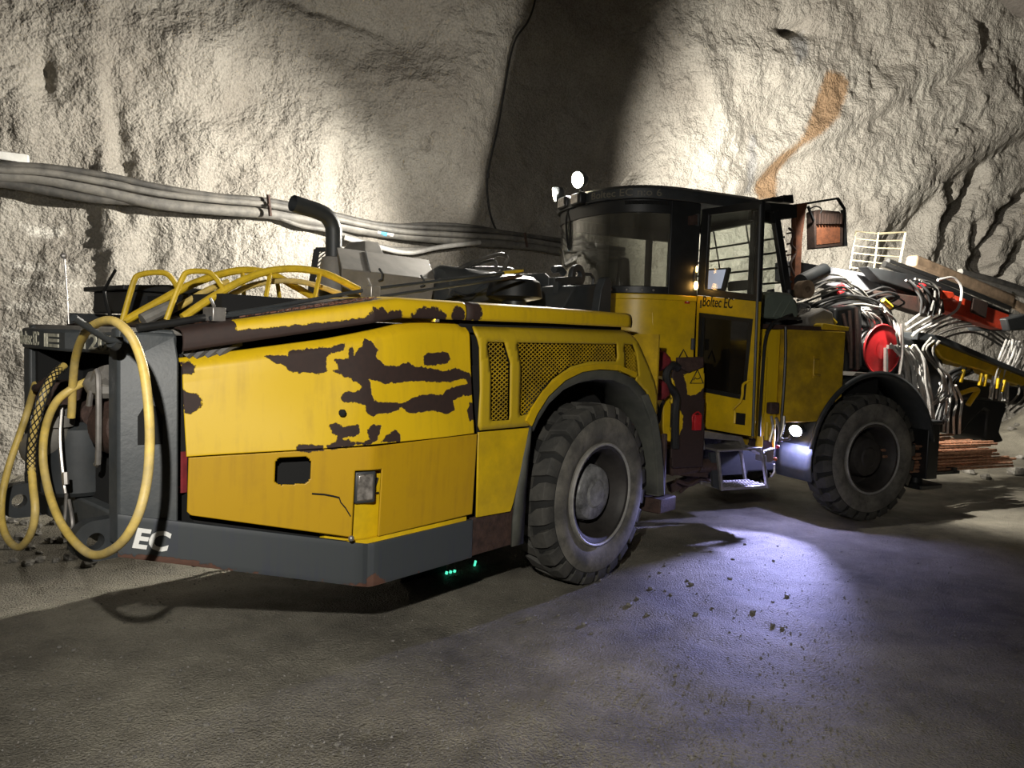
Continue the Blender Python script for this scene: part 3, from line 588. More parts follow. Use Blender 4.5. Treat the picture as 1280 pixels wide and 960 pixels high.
dent = lambda u, z: .012*math.exp(-((u+2.25)/.25)**2-((z-1.32)/.15)**2)-.012*math.exp(-((u+1.98)/.12)**2-((z-1.36)/.14)**2)+.006*math.sin(u*9+z*5)
def vup(u, z, z1):
    lip = max(0, z-(z1-.055))/.055; return path_v(u, .16)+.055*max(0, z-1.11)/.5+.045*lip**2+dent(u, z)*min(1, (z1-z)/.1)
edge_u = lambda z: -1.275-.03*max(0, (z-1.5)/.2)
pu = panel('upper_hood_panel', us, lambda u: float(seam(u)), lambda u: float(np.interp(u, ptu, ptz)), 110, vup)
hq0, hq1 = digit(340, 606), digit(385, 569)
lq0, lq1 = (-2.035, .69), (-1.90, 1.005)
def skp2(u, z):
    if hq0[0] < u < hq1[0] and hq0[1] < z < hq1[1]:
        cx, cz = (hq0[0]+hq1[0])/2, (hq0[1]+hq1[1])/2; dx, dz = abs(u-cx)-(hq1[0]-hq0[0])/2+.03, abs(z-cz)-(hq1[1]-hq0[1])/2+.03
        return not (dx > 0 and dz > 0 and math.hypot(dx, dz) > .03)
    return lq0[0] < u < lq1[0]-.03*(z < .85)*0 and lq0[1]-.2 < z < lq1[1]
def zlow(u): return float(np.interp(u, [-2.69,-2.671,-2.029,-1.90,-1.262], [.875,.852,.690,.676,.682]))
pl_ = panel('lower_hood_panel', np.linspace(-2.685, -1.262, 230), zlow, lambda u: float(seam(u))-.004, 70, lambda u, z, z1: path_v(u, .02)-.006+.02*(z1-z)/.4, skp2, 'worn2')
# pocket with the tail lamp, and the yellow corner plate behind
b = MB(); b.prism_z(R, [(-2.12, tv(-2.12)+.05),(U1-.01,.045),(-1.80,.045),(-1.80,.09),(U1-.01,.09),(-2.12,tv(-2.12)+.09)], .66, 1.10); cp = part(b, 'corner_plate', M['yellow'], bevel=.004)
b = MB(); b.prism_z(R, [(-2.06, tv(-2.06)-.004),(U1,.001),(-1.30,.0),(-1.30,.02),(U1,.03),(-2.06,tv(-2.06)+.02)], .652, .672); b.build('sill_strip', M['yellow'], cp)
c0 = R(*tail_at(455, 608, .03)); tdir = (R(U1,0,0)-R(U2,V2,0)).normalized(); nrm = Vector((0,0,1)).cross(tdir).normalized(); nrm = nrm if nrm.dot(CAM-c0) > 0 else -nrm
b = MB(); b.obox(c0, tdir*.052, nrm*.022, (0,0,.078)); tl = part(b, 'tail_lamp', M['dgrey'], bevel=.012)
b = MB(); b.obox(c0+nrm*.022, tdir*.038, nrm*.008, (0,0,.062)); b.build('lamp_lens', M['lens'], tl, bevel=.01)
b = MB(); a = R.w(466, 617, v=.04); b2 = R.w(472, 597, v=.04); b3 = R.w(473, 616, v=.04); b.tube([b2, a, b3], .006, 6); b.build('warning_mark', M['blacklet'], cp)
b = MB(); b.ball(R.w(439, 673, v=-.02), .014, 10); part(b, 'panel_bolt', M['steel'])
b = MB(); cr = [(390,617),(405,618),(416,620),(424,622)]; b.tube([R(*tail_at(x, y, -.024)) for x, y in cr], .004, 5); b.tube([R(*tail_at(x, y, -.024)) for x, y in [(424,622),(426,628),(432,635),(438,645)]], .003, 5); part(b, 'panel_tear', M['void'])
b = MB(); b.ball(R(*tail_at(428, 516, -.02)), .018, 8, (1,1,1)); part(b, 'plug', M['void'])

# ---- grille panel round the wheel arch
ARCH = [(-.806,1.13),(-.76,1.20),(-.66,1.30),(-.50,1.39),(-.32,1.44),(-.13,1.455),(.10,1.445),(.315,1.39),(.50,1.28)]
out = [(-1.245,1.14),(-1.235,1.35),(-1.24,1.55),(-1.29,1.69),(.285,1.715),(.36,1.62),(.50,1.46),(.62,1.30),(.66,1.10),(.62,1.08)]
def arch_out(): return [(-1.245,1.135),(-.806,1.13)]+ARCH[1:]+[(.60,1.12),(.66,1.10),(.655,1.25),(.60,1.36),(.50,1.48),(.36,1.63),(.285,1.715),(-1.29,1.69),(-1.25,1.58),(-1.235,1.35)]
SCR = [[(-1.196,1.613),(-1.05,1.612),(-.995,1.50),(-.985,1.176),(-1.145,1.18),(-1.155,1.45)],
       [(-.945,1.613),(.085,1.621),(.10,1.53),(.09,1.505),(-.22,1.505),(-.42,1.475),(-.60,1.40),(-.74,1.29),(-.80,1.205),(-.90,1.192),(-.90,1.46)],
       [(.174,1.622),(.285,1.622),(.345,1.55),(.385,1.40),(.25,1.41),(.20,1.47),(.19,1.54)]]
def grid_panel(name, poly, holes, vf, m, step=.02, th=.008, wearf=None):
    P = np.array(poly); u0, z0 = P.min(0); u1, z1 = P.max(0); U = np.arange(u0, u1+step, step); Zz = np.arange(z0, z1+step, step); a, bb = len(U), len(Zz)
    G = np.array([(u, z) for u in U for z in Zz]); d = sdf(G, poly)
    for h in holes: d = np.minimum(d, -sdf(G, h))
    # pull the border vertices onto the outline so edges stay smooth
    e = 1e-3
    def dd(Q):
        r = sdf(Q, poly)
        for h in holes: r = np.minimum(r, -sdf(Q, h))
        return r
    for _ in range(3):
        dv = dd(G); g = np.stack([(dd(G+[e,0])-dv)/e, (dd(G+[0,e])-dv)/e], 1); k = np.abs(dv) < step*.75; G[k] -= g[k]*dv[k][:,None]
    dv = dd(G); b = MB(); b.v = [R(u, vf(u, z), z) for u, z in G]
    for i in range(a-1):
        for j in range(bb-1):
            q = (i*bb+j, (i+1)*bb+j, (i+1)*bb+j+1, i*bb+j+1)
            if all(dv[x] > -1e-3 for x in q) and max(dv[x] for x in q) > step*.2: b.f.append(q); b.m.append(0)
            else:
                for t in ((q[0],q[1],q[2]),(q[0],q[2],q[3])):
                    if all(dv[x] > -1e-3 for x in t) and max(dv[x] for x in t) > step*.2: b.f.append(t); b.m.append(0)
    used = sorted({i for f in b.f for i in f}); mp = {o: n for n, o in enumerate(used)}; b.v = [b.v[i] for i in used]; b.f = [tuple(mp[i] for i in f) for f in b.f]
    o = part(b, name, m, solid=th, ang=60)
    set_wear(o, np.full(len(used), -.06)); return o
def gv(u, z): return -.012+.06*max(0, (z-1.62)/.09)**2
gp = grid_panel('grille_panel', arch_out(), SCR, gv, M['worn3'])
for s in SCR:
    b = MB()
    for an in (rad(32), rad(-32)):
        for p, q in clip_lines(s, an, .021): b.bar(R(p[0], .006, p[1]), R(q[0], .006, q[1]), .004, .0045, R.V)
    b.build('mesh_grille', M['dyellow'], gp, smooth=False)
b = MB(); lowp = [(-1.235,.66),(-.955,.648),(-.93,.70),(-.86,.92),(-.812,1.12),(-1.24,1.125)]; b.prism_v(R, lowp, -.015, -.004); part(b, 'wheel_side_panel', M['yellow'], bevel=.003)
b = MB(); sp = [(-.806,1.13),(-.76,1.20),(-.66,1.30),(-.50,1.39),(-.32,1.44),(-.13,1.455),(.10,1.445),(.315,1.39),(.50,1.28),(.60,1.14),(.655,.98)]
band = [(u*1.05, z+.03) for u, z in sp[2:8]]
b.loft([[R(u, -.016, z), R(u, -.03, z), R(u*1.06, -.03, z+.035), R(u*1.06, -.016, z+.035)] for u, z in sp[:8]]); part(b, 'arch_rim', M['yellow'])
# rubber fender inside the arch, mud flaps
b = MB()
A2 = [(-.806,1.13),(-.76,1.20),(-.66,1.30),(-.50,1.39),(-.32,1.435),(-.13,1.45),(.10,1.44),(.315,1.385),(.50,1.27),(.64,1.10),(.72,.90),(.77,.70),(.80,.50)]
b.loft([[R(u*s_, v, RTY+(z-RTY)*s_) for v, s_ in ((-.01,1.0),(.01,.93),(.05,.915),(.36,.915))] for u, z in A2], False, False); part(b, 'fender', M['mflap'], solid=.014)
b = MB(); rr = [(u, z) for u, z in A2[8:]]; b.loft([[R(u-.01, -.03, z), R(u-.055, -.005, z-.01), R(u-.06, .34, z-.01), R(u+.01, .34, z), R(u+.015, -.02, z)] for u, z in rr]); part(b, 'fender_flap', M['mflap'], bevel=.004)
b = MB(); b.loft([[R(u, v, z) for v in (-.008, .30)] for u, z in [(-.80,1.12),(-.845,.95),(-.885,.75),(-.90,.60),(-.905,.44)]], False, False); b.loft([[R(u, -.012, z), R(u+w, -.012, z)] for u, z, w in [(-.81,1.12,.02),(-.86,.95,.055),(-.91,.75,.085),(-.93,.60,.10),(-.935,.44,.10)]], False, False); part(b, 'mud_flap', M['mflap'], solid=.014)
b = MB(); b.box(R, .74, .98, -.03, .22, .36, .47); b.box(R, .86, .90, .02, .06, .47, .95); part(b, 'flap_bracket', M['rust'], bevel=.01)
# rear end plate of the engine hood towards the cab
b = MB(); b.prism_u(R, [(.0,1.10),(.0,1.3),(.0,1.70),(1.95,1.70),(1.95,1.1)], .66, .68); part(b, 'hood_end_plate', M['dyellow'])

# ---- hood lid with a rounded edge
def lid(name, us, zs, m, v0=.0):
    b = MB(); rings = []
    for u, z in zip(us, zs):
        vv = tv(u)+v0
        prof = [(0,-.095),(-.003,-.08),(-.005,-.07),(-.006,-.06),(-.005,-.05),(-.004,-.04),(-.002,-.032),(.001,-.022),(.008,-.013),(.02,-.006),(.04,-.002),(.06,0.),(.10,.002),(.16,.004)]
        rings.append([R(u, vv+a, z+c) for a, c in prof]+[R(u, 2*WC-vv-a, z+c) for a, c in reversed(prof)])
    n = len(rings[0]); b.loft(rings, False, False); return b, rings
us1 = np.linspace(-2.70, -1.352, 160); zs1 = np.interp(us1, [-2.70,-1.86,-1.78,-1.352], [1.632,1.800,1.812,1.818])
b, rg = lid('hood_lid', us1, zs1, None); o = part(b, 'hood_lid', M['wear'], solid=.008, ang=50)
off_ = rig.location; w = []
for vtx in o.data.vertices:
    u, v, z = R.loc(vtx.co+off_); zt = float(np.interp(u, us1, zs1)); h = z-zt
    lo = -.042-max(0, (u+2.5))*.05                        # bare strip along the lower edge, thinning forward
    t = (lo-h) if (u < -1.9 and v-tv(u) < .05) else -.05
    if v < .4 and u < -2.5: t = max(t, .03 if u < -2.6 else .03*(-2.5-u)/.1)
    for (uu, hh, ru, rh) in ((-1.93,-.085,.06,.055),(-1.84,-.095,.06,.04),(-1.62,-.095,.11,.06),(-1.54,-.09,.05,.035),(-1.41,-.07,.05,.04)):
        if v < .2: t = max(t, .03*(1-math.hypot((u-uu)/ru, (h-hh)/rh)))
    if v-tv(u) > .05: t = .008 if u < -1.86 else -.03
    w.append(t)
set_wear(o, w); lidA = o
us2 = np.linspace(-1.345, .275, 30); zs2 = np.interp(us2, [-1.345,-.6,.275], [1.818,1.828,1.832])
b, rg = lid('hood_lid', us2, zs2, None); o = part(b, 'hood_lid', M['wear'], solid=.008, ang=50); w = []
for vtx in o.data.vertices:
    u, v, z = R.loc(vtx.co+off_); t = -.04
    if u < -1.22 and v < .3: t = .03*(1-math.hypot((u+1.31)/.09, (z-1.78)/.07))
    if u > .24: t = .01
    w.append(t)
set_wear(o, w)
b = MB(); b.box(R, -1.32, .25, .07, .09, 1.66, 1.815); b.box(R, .24, .26, .07, 1.88, 1.66, 1.815); part(b, 'lid_gap_light_block', M['void'])  # dark strips added under the lid to keep lamp light out of the gap
b = MB()   # diamond tread pattern on the sloping deck
for i in range(26):
    for j in range(5):
        u = -2.62+i*.03+.015*(j % 2); v = tv(u)+.10+.03*j; z = float(np.interp(u, us1, zs1))+.006
        b.bar(R(u-.011, v, z), R(u+.011, v+.012*(1 if (i+j) % 2 else -1), z+.006), .007, .005)
b.build('tread_bars', M['brustorange'], lidA, smooth=False)

# ------------------------------------------------------------------ fittings on top of the hood
def rw(v): return lambda *p: [R.w(x, y, v=v) for x, y in p]
q = rw(1.34)
b = MB(); pth = q((417,385),(417,330),(417,300),(416,283),(408,270),(394,263),(381,259),(366,254)); cp_ = catmull(pth, 5); b.tube(cp_, .052, 18, caps=False); b.tube(cp_, .044, 18, caps=False)
k = len(cp_); ex = part(b, 'exhaust_pipe', M['dgrey'], ang=40)
b = MB(); b.lathe([(0,.095),(.16,.095),(.24,.085),(.30,.075),(.305,.058)], R.w(416, 380, v=1.34), (0,0,1), 20); b.build('pipe_collar', M['lgrey'], ex)
def quad_box(name, m, near, depth, fr=R, **k):   # pixel polygon at a given v, extruded away from the viewer
    b = MB(); v0, v1 = depth; A = [fr.at(x, y, v=v0) for x, y in near]; b.prism([fr(*a) for a in A], [fr(a[0], v1, a[2]) for a in A]); return part(b, name, m, **k)
# pale sheet-metal guard box with a sloping lid
b = MB(); n0 = [R.at(x, y, v=.95) for x, y in ((428,378),(538,384),(544,349),(427,336))]; t0 = [R.at(x, y, v=1.20) for x, y in ((420,309),(536,325))]
A = [R(*n0[0]), R(*n0[3]), R(*t0[0]), R(t0[0][0]+.34, 1.5, t0[0][2]), R(n0[0][0]+.42, 1.5, n0[0][2])]; B = [R(*n0[1]), R(*n0[2]), R(*t0[1]), R(t0[1][0], 1.55, t0[1][2]), R(n0[1][0], 1.55, n0[1][2])]
b.prism(A, B); gb = part(b, 'muffler_guard', M['lgrey'], bevel=.006)
b = MB(); c0 = [R.at(x, y, v=1.20) for x, y in ((456,314),(480,318))]; c1 = [R.at(x, y, v=1.34) for x, y in ((456,301),(473,303))]
b.prism([R(*c0[0]), R(*c1[0]), R(c1[0][0],1.5,c1[0][2]), R(c0[0][0],1.5,c0[0][2])], [R(*c0[1]), R(*c1[1]), R(c1[1][0],1.5,c1[1][2]), R(c0[1][0],1.5,c0[1][2])]); b.build('raised_cap', M['lgrey'], gb, bevel=.004)
for x, y in ((474,342),(526,350)): b = MB(); p = R.w(x, y, v=.94); b.tube([p+Vector((0,0,.03)), p-R.V*.03, p-Vector((0,0,.035))-R.V*.03, p-Vector((0,0,.045))], .007, 6); b.build('latch', M['dgrey'], gb)
b = MB(); p0, p1 = R.at(462, 312, v=.9), R.at(465, 340, v=.9); b.tube([R.w(457, 314, v=1.19), R.w(463, 340, v=.94)], .004, 5); b.build('joint_line', M['dgrey'], gb)
# slotted guard plate left of the exhaust
b = MB(); P4 = [R.at(x, y, v=1.62) for x, y in ((396,312),(414,312),(414,366),(388,366))]
for a, c in ((0,1),(3,0)): b.bar(R(*P4[a]), R(*P4[c]), .03, .03)
for p, q2 in clip_lines([(a[0], a[2]) for a in P4], rad(40), .021): b.bar(R(p[0],1.62,p[1]), R(q2[0],1.62,q2[1]), .006, .009, R.V)
part(b, 'slotted_guard', M['dgrey'], smooth=False)
# tank with end flange, precleaner cap, hose loops
b = MB(); zc = 1.975; b.lathe([(0,.06),(.02,.13),(.06,.155),(1.0,.155),(1.03,.15),(1.06,.10),(1.06,.001)], R(-.60, 1.05, zc), R.U, 32); b.box(R, -.45, .35, .98, 1.12, 1.80, 1.9); tk = part(b, 'air_receiver_tank', M['dgrey'])
b = MB(); b.prism_u(R, [(.88,1.83),(.88,2.12),(.93,2.16),(1.2,2.16),(1.22,2.1),(1.22,1.83)], .46, .49); b.build('end_flange', M['dgrey'], tk, bevel=.008)
c = R.w(643, 366, v=.62); b = MB(); b.lathe([(-.15,.08),(-.06,.085),(-.04,.18),(-.03,.195),(.07,.176),(.085,.16),(.10,.09),(.104,.001)], c+Vector((0,0,.0)), (0,0,1), 36); part(b, 'precleaner_cap', M['black'], ang=30)
for pts, r, v in (([(548,352),(562,342),(585,331),(612,321),(628,318),(634,324),(630,336),(622,344)],.016,1.0),([(552,356),(572,340),(600,329),(618,326),(620,338)],.013,1.1),([(560,352),(580,338),(605,335),(640,337),(646,345)],.014,1.15),([(540,348),(556,338),(580,334)],.012,1.2)):
    b = MB(); b.tube(rw(v)(*pts), r, 8, smooth=6); part(b, 'engine_hose', M['hose'])
b = MB(); b.tube(rw(.9)((565,366),(585,372),(600,362),(625,352)), .022, 8, smooth=6); part(b, 'intake_pipe', M['dgrey'])
b = MB(); b.box(R, -.75, .45, 1.25, 1.75, 1.82, 2.02); part(b, 'engine_cover', M['dgrey'], bevel=.03)
# winch frame by the cab
b = MB(); w0 = R.at(721, 345, v=.75); b.lathe([(-.02,.09),(.02,.09),(.02,.04),(-.02,.04)], R(*w0), R.V, 24, True); b.bar(R.w(690,352,v=.75), R.w(724,350,v=.75), .05, .06); b.tube(rw(.8)((726,343),(738,343),(742,348),(741,356)), .014, 8)
b.tube(rw(.85)((692,337),(700,336),(705,342)), .03, 8); part(b, 'winch_bracket', M['dgrey'], bevel=.005)
quad_box('winch_housing', M['dgrey'], ((719,357),(755,355),(757,392),(700,392)), (.55, 1.1), bevel=.01)
quad_box('winch_cheek', M['dgrey'], ((748,392),(752,362),(757,348),(762,346),(765,352),(763,392)), (.45, .52), bevel=.005)
b = MB(); b.bar(R.w(697,390,v=.7), R.w(697,352,v=.7), .05, .05); b.bar(R.w(706,390,v=.8), R.w(706,352,v=.8), .03, .03); part(b, 'winch_post', M['dgrey'])
# cable guide rails of bent yellow tube
def rail(name, v, pts, r, m='tubeyel', sm=5): b = MB(); b.tube(rw(v)(*pts), r, 10, smooth=sm); return part(b, name, M[m])
rail('guide_hoop', .98, [(153,401),(160,376),(168,350),(174,344),(188,341),(204,341),(213,346),(221,358),(222,366)], .0135)
rail('guide_hoop', .62, [(208,400),(218,372),(229,346),(236,340),(250,339),(262,341),(270,348),(279,361)], .0125)
rail('guide_rail', .98, [(155,402),(190,382),(232,359),(268,345),(300,338),(324,339),(345,345),(372,360),(400,376)], .020)
rail('guide_rail', .62, [(228,397),(262,374),(300,352),(335,339),(368,336),(400,340),(425,350),(452,364)], .019)
rail('guide_rail', 1.2, [(200,378),(240,375),(276,377),(300,386)], .014)
for v, a, c_ in ((.62,(338,340),(331,380)),(.62,(400,341),(393,374)),(.98,(303,341),(306,384)),(.98,(346,347),(350,378))):
    b = MB(); b.bar(R.w(*a, v=v), R.w(*c_, v=v), .010, .032, R.V); part(b, 'rail_support', M['tubeyel'], bevel=.003)
b = MB(); b.tube(rw(.75)((262,392),(285,371),(315,357),(350,351),(385,354),(425,367)), .015, 10, smooth=6); part(b, 'guided_cable', M['ycable'])
b = MB(); b.tube(rw(.85)((176,402),(215,388),(255,365),(285,352)), .016, 10, smooth=6); part(b, 'guided_cable', M['ycable'])
b = MB(); b.tube(rw(.8)((178,400),(190,394),(205,387),(218,382)), .03, 10, smooth=4); part(b, 'rolled_fabric', M['phose'])
quad_box('reel_box', M['black'], ((157,392),(158,362),(233,362),(300,372),(300,392)), (1.35, 1.8), bevel=.01)
quad_box('reel_box_lid', M['black'], ((154,362),(154,356),(212,356),(285,366),(300,372)), (1.30, 1.85), bevel=.005)
b = MB(); b.box(R, -2.4, -1.6, .55, 1.7, 1.72, 1.80); part(b, 'reel_platform', M['void'])
# ---- two scaling bars lying along the hood edge: loose things
def bar_thing(v, pts, r, label, tip, grip):
    W = [R.w(x, y, v=v) for x, y in pts]; o = empty('scaling_bar', W[0]); tag(o, label, 'scaling bar', 'scaling bars on the hood edge')
    b = MB(); b.tube(W, r, 10); b.build('shaft', M['dgrey'], o)
    if grip: b = MB(); g = [R.w(x, y, v=v) for x, y in grip]; b.tube(g, r*1.7, 12); b.build('grip', M['bhose'], o)
    b = MB(); t0 = W[-1]; d = (W[-1]-W[-2]).normalized(); b.tube([t0-d*.02, t0+d*.10, t0+d*.17], [r*1.25, r*1.25, r*.8], 10); b.build('tip', tip, o); return o
bar_thing(.36, [(177,409),(330,385.5),(460,362),(632,341)], .0095, 'long dark scaling bar with a yellow tip lying along the rig hood edge', M['tubeyel'], [(172,410),(215,404),(256,397)])
bar_thing(.30, [(262,398),(330,389),(470,372),(630,348)], .0095, 'dark scaling bar with a rusty tip, lower of the two on the hood edge', M['rust'], None)
for x, y in ((268,393),(463,365)):
    b = MB(); p = R.w(x, y, v=.33); b.obox(p, R.U*.03, R.V*.045, Vector((0,0,.03))); b.tube([p+Vector((0,0,.03)), p+Vector((0,0,.07))-R.U*.02], .008, 6); part(b, 'bar_clamp', M['steel'], bevel=.004)

# ------------------------------------------------------------------ cab
CP = [(-1.87,.35),(-2.10,.35),(-2.27,.375),(-2.42,.435),(-2.54,.54),(-2.63,.70),(-2.685,.90),(-2.70,1.10),(-2.68,1.40),(-2.58,1.63),(-2.40,1.78),(-2.1,1.84),(-1.0,1.86)]
ARC = CP[:2]+[(p.x, p.y) for p in catmull([(u,v,0) for u,v in CP[1:11]], 5)[1:]]+CP[11:]
def off_plan(pl, d):   # the plan line moved outward by d
    out = []
    for i, (u, v) in enumerate(pl):
        a, c = pl[max(i-1,0)], pl[min(i+1,len(pl)-1)]; tx, ty = c[0]-a[0], c[1]-a[1]; l = math.hypot(tx, ty); nx, ny = ty/l, -tx/l
        if nx*(u+1.7)+ny*(v-1.1) < 0: nx, ny = -nx, -ny
        out.append((u+nx*d, v+ny*d))
    return out
def wallstrip(pl, z0, z1, th=.04, m='yellow', name='cab_wall', o0=0., o1=None, parent=rig, bevel=.006):
    o1 = o0 if o1 is None else o1; a0, a1, i0 = off_plan(pl, o0), off_plan(pl, o1), off_plan(pl, min(o0, o1)-th)
    b = MB(); b.loft([[F(*a, z0), F(*c, z1), F(*d, z1), F(*d, z0)] for a, c, d in zip(a0, a1, i0)]); return b.build(name, M[m], parent, bevel=bevel, ang=30)
iR = next(i for i, p in enumerate(ARC) if p[0] < -2.14); iL = len(ARC)-3
wallstrip(ARC, 1.02, 2.045, name='cab_lower_body')
wallstrip(ARC, 2.01, 2.06, .03, 'yellow', 'cab_belt', .012, bevel=.008)
wallstrip(ARC, 2.06, 2.125, .04, 'black', 'window_lower_frame', .004)
wallstrip(ARC, 2.75, 2.865, .05, 'black', 'window_header', .004)
wallstrip(ARC[:iR+1], 2.06, 2.865, .05, 'black', 'cab_pillar', .006)
wallstrip(ARC[-4:-2], 2.06, 2.865, .05, 'black', 'cab_pillar', .006)
gl = wallstrip(ARC[iR-1:iL], 2.11, 2.765, .008, 'glass', 'rear_window', -.008, bevel=0)
b = MB()
for x in (767, 784, 806, 822): p = F.w(x, 362.5, u=-2.5); b.ball(F(*min(((u,v) for u,v in off_plan(ARC, .008)), key=lambda t: abs((F.at(x,362,z=2.09)[0]-t[0]))+abs(F.at(x,362,z=2.09)[1]-t[1])), 2.09), .011, 8)
b.build('frame_bolts', M['steel'], rig)
ROOF = off_plan(ARC, .035)
rp = [(-.98,.45)]+[(-1.25,.33)]+ROOF[:-1]+[(-.98,1.86)]
b = MB(); b.loft([[F(u, v, z) for u, v in (rp if k == 0 else [(u+( -1.7-u)*s_, v+(1.1-v)*s_) for u, v in rp])] for k, (z, s_) in enumerate(((2.865,0),(2.955,0),(2.985,.05),(3.0,.16)))]); rf = part(b, 'cab_roof', M['dgrey'], bevel=.008, ang=30)
b = MB()   # row of vent slots over the rear window
hd = off_plan(ARC, .008)
for i in range(34):
    t = iR+1.2+i*.34; k = int(t); f = t-k; u = hd[k][0]*(1-f)+hd[k+1][0]*f; v = hd[k][1]*(1-f)+hd[k+1][1]*f
    b.obox(F(u, v, 2.835), F.U*.004, F.V*.004, Vector((0,0,.016)))
b.build('vent_slots', M['void'], rig, smooth=False)
lens_ = [0]
for a, c in zip(ROOF[:-1], ROOF[1:]): lens_.append(lens_[-1]+math.hypot(a[0]-c[0], a[1]-c[1]))
def roofpath(start):
    def f(x, y, t):
        s = start-x; k = max(0, min(len(ROOF)-2, np.searchsorted(lens_, s)-1)); g = (s-lens_[k])/(lens_[k+1]-lens_[k]); u = ROOF[k][0]*(1-g)+ROOF[k+1][0]*g; v = ROOF[k][1]*(1-g)+ROOF[k+1][1]*g
        a, c = ROOF[k], ROOF[k+1]; n = Vector((-(c[1]-a[1]), c[0]-a[0], 0)).normalized(); n = n if (n.x*(u+1.7)+n.y*(v-1.1)) > 0 else -n
        return F(u+n.x*(.003+t), v+n.y*(.003+t), 2.885+y)
    return f
px = F.at(745, 246, z=2.92); s0 = min(range(len(ROOF)), key=lambda k: math.hypot(ROOF[k][0]-px[0], ROOF[k][1]-px[1]))
lettering('Boltec EC n:o 6', roofpath(lens_[s0]), .062, M['dimlet'], rf, width=.66)
# floor, seat, front of the cab, pillars and guard bars
b = MB(); b.prism_z(F, [(u, v) for u, v in off_plan(ARC, -.05)], 1.0, 1.04); part(b, 'cab_floor', M['void'])
b = MB(); b.box(F, -1.25, -.72, .40, .44, 1.0, 1.98); b.box(F, -.76, -.72, .40, 1.86, 1.0, 1.98); b.box(F, -2.0, -.72, 1.82, 1.86, 1.0, 2.06); part(b, 'cab_front_body', M['dgrey'], bevel=.01)
b = MB()
for v in (.42, 1.84): b.bar(F(-.98, v, 2.90), F(-.72, v, 1.96), .075, .055, F.V)
b.bar(F(-.98,.42,2.86), F(-.98,1.84,2.86), .07, .08); b.bar(F(-1.24,.38,2.9), F(-1.22,.40,1.95), .06, .05, F.U); b.bar(F(-1.3,.38,2.83), F(-.98,.42,2.83), .05, .1); b.bar(F(-1.3,1.84,2.83), F(-.98,1.84,2.83), .05, .1); b.bar(F(-1.4,1.84,2.85), F(-1.4,1.84,2.0), .07, .05, F.U)
part(b, 'cab_front_frame', M['black'], bevel=.008)
b = MB(); b.hexa([F(-.99,.44,2.84), F(-.99,1.82,2.84), F(-.985,1.82,2.84), F(-.985,.44,2.84), F(-.735,.44,1.98), F(-.735,1.82,1.98), F(-.73,1.82,1.98), F(-.73,.44,1.98)]); part(b, 'windscreen', M['dglass'])
b = MB(); b.box(F, -1.2, -.95, .40, .405, 1.98, 2.80); part(b, 'side_window', M['dglass'])
b = MB()
for k, z in enumerate((2.12,2.26,2.40,2.54,2.67)): u = -.64-.27*(z-1.96)/.94; b.tube([F(u,.42,z), F(u,1.9,z)], .010, 8)
for v in (.9, 1.4): b.tube([F(-.66,v,1.98), F(-.91,v,2.9)], .008, 8)
part(b, 'windscreen_guard', M['black'])
b = MB(); b.box(F, -2.25, -1.75, .85, 1.4, 1.40, 1.55); b.prism_v(F, [(-2.32,1.5),(-2.38,2.2),(-2.32,2.42),(-2.24,2.42),(-2.22,2.2),(-2.18,1.5)], .86, 1.38); b.box(F,-2.1,-1.9,1.0,1.25,1.04,1.40); part(b, 'operator_seat', M['black'], bevel=.04, seg=3)
b = MB(); m0 = F(-1.10, .98, 2.20); pm = F.at(895, 350, u=-1.10); m0 = F(*pm); d1 = (F.V*1.0+F.U*-.25).normalized(); up_ = (Vector((0,0,1))+F.U*.25).normalized(); n_ = d1.cross(up_)
b.obox(m0, d1*.145, up_*.12, n_*.02); b.bar(m0-up_*.12, m0-Vector((0,0,.45)), .05, .04); mo = part(b, 'monitor', M['dgrey'], bevel=.01)
b = MB(); nn_ = n_ if n_.dot(CAM-m0) > 0 else -n_; b.obox(m0+nn_*.022, d1*.105, up_*.098, nn_*.003); b.build('display', M['paper'], mo)
b = MB(); pm = F.at(925, 357, u=-.95); b.obox(F(*pm), F.V*.16, F.U*.03, Vector((0,0,.05))); b.obox(F(-.85,1.2,1.99), F.V*.6, F.U*.12, Vector((0,0,.04))); part(b, 'dashboard', M['dgrey'], bevel=.02)
# ---- door, swung open
H0 = (-1.80,.35); H1 = (-1.705,-.25); dl = math.hypot(H1[0]-H0[0], H1[1]-H0[1]); dx = ((H1[0]-H0[0])/dl, (H1[1]-H0[1])/dl)
DX = F.U*dx[0]+F.V*dx[1]; DN = Vector((DX.y, -DX.x, 0)); DN = DN if DN.dot(CAM-F(*H0,1.6)) > 0 else -DN
def DP(x, z, t=0.): return F(*H0, z)+DX*x+DN*t
def dpx(px, py):
    d = ray(px, py); o = F(*H0, 0); k = DN.dot(o-CAM)/DN.dot(d); p = CAM+d*k; return ((p-o).dot(DX), p.z)
def dpoly(pts, t0, t1): b = MB(); A = [dpx(*p) for p in pts]; b.prism([DP(x, z, t0) for x, z in A], [DP(x, z, t1) for x, z in A]); return b
def dring(outer, inner, t0, t1):
    A = [dpx(*p) for p in outer]; B = [dpx(*p) for p in inner]; b = MB()
    b.loft([[DP(*A[i], t0), DP(*A[i], t1), DP(*B[i], t1), DP(*B[i], t0)] for i in range(len(A))], True, False, True); return b
dr = dring([(879,262),(955,250),(950.5,377),(873,369)], [(888,269),(949,261.5),(944,368),(883,361.5)], -.02, .02).build('cab_door', M['black'], rig, bevel=.006)
dring([(873,369.5),(950,377),(941.5,545.5),(868,533)], [(876,391),(943,399),(933,500),(872,488)], -.02, .018).build('door_panel', M['yellow'], dr, bevel=.004)
dring([(876,391),(943,399),(933,500),(872,488)], [(880,397),(938,403),(930,494),(876,484)], -.015, .022).build('lower_window_frame', M['black'], dr)
dpoly([(886,267),(951,259),(946,371),(881,364)], -.004, .004).build('upper_window', M['dglass'], dr)
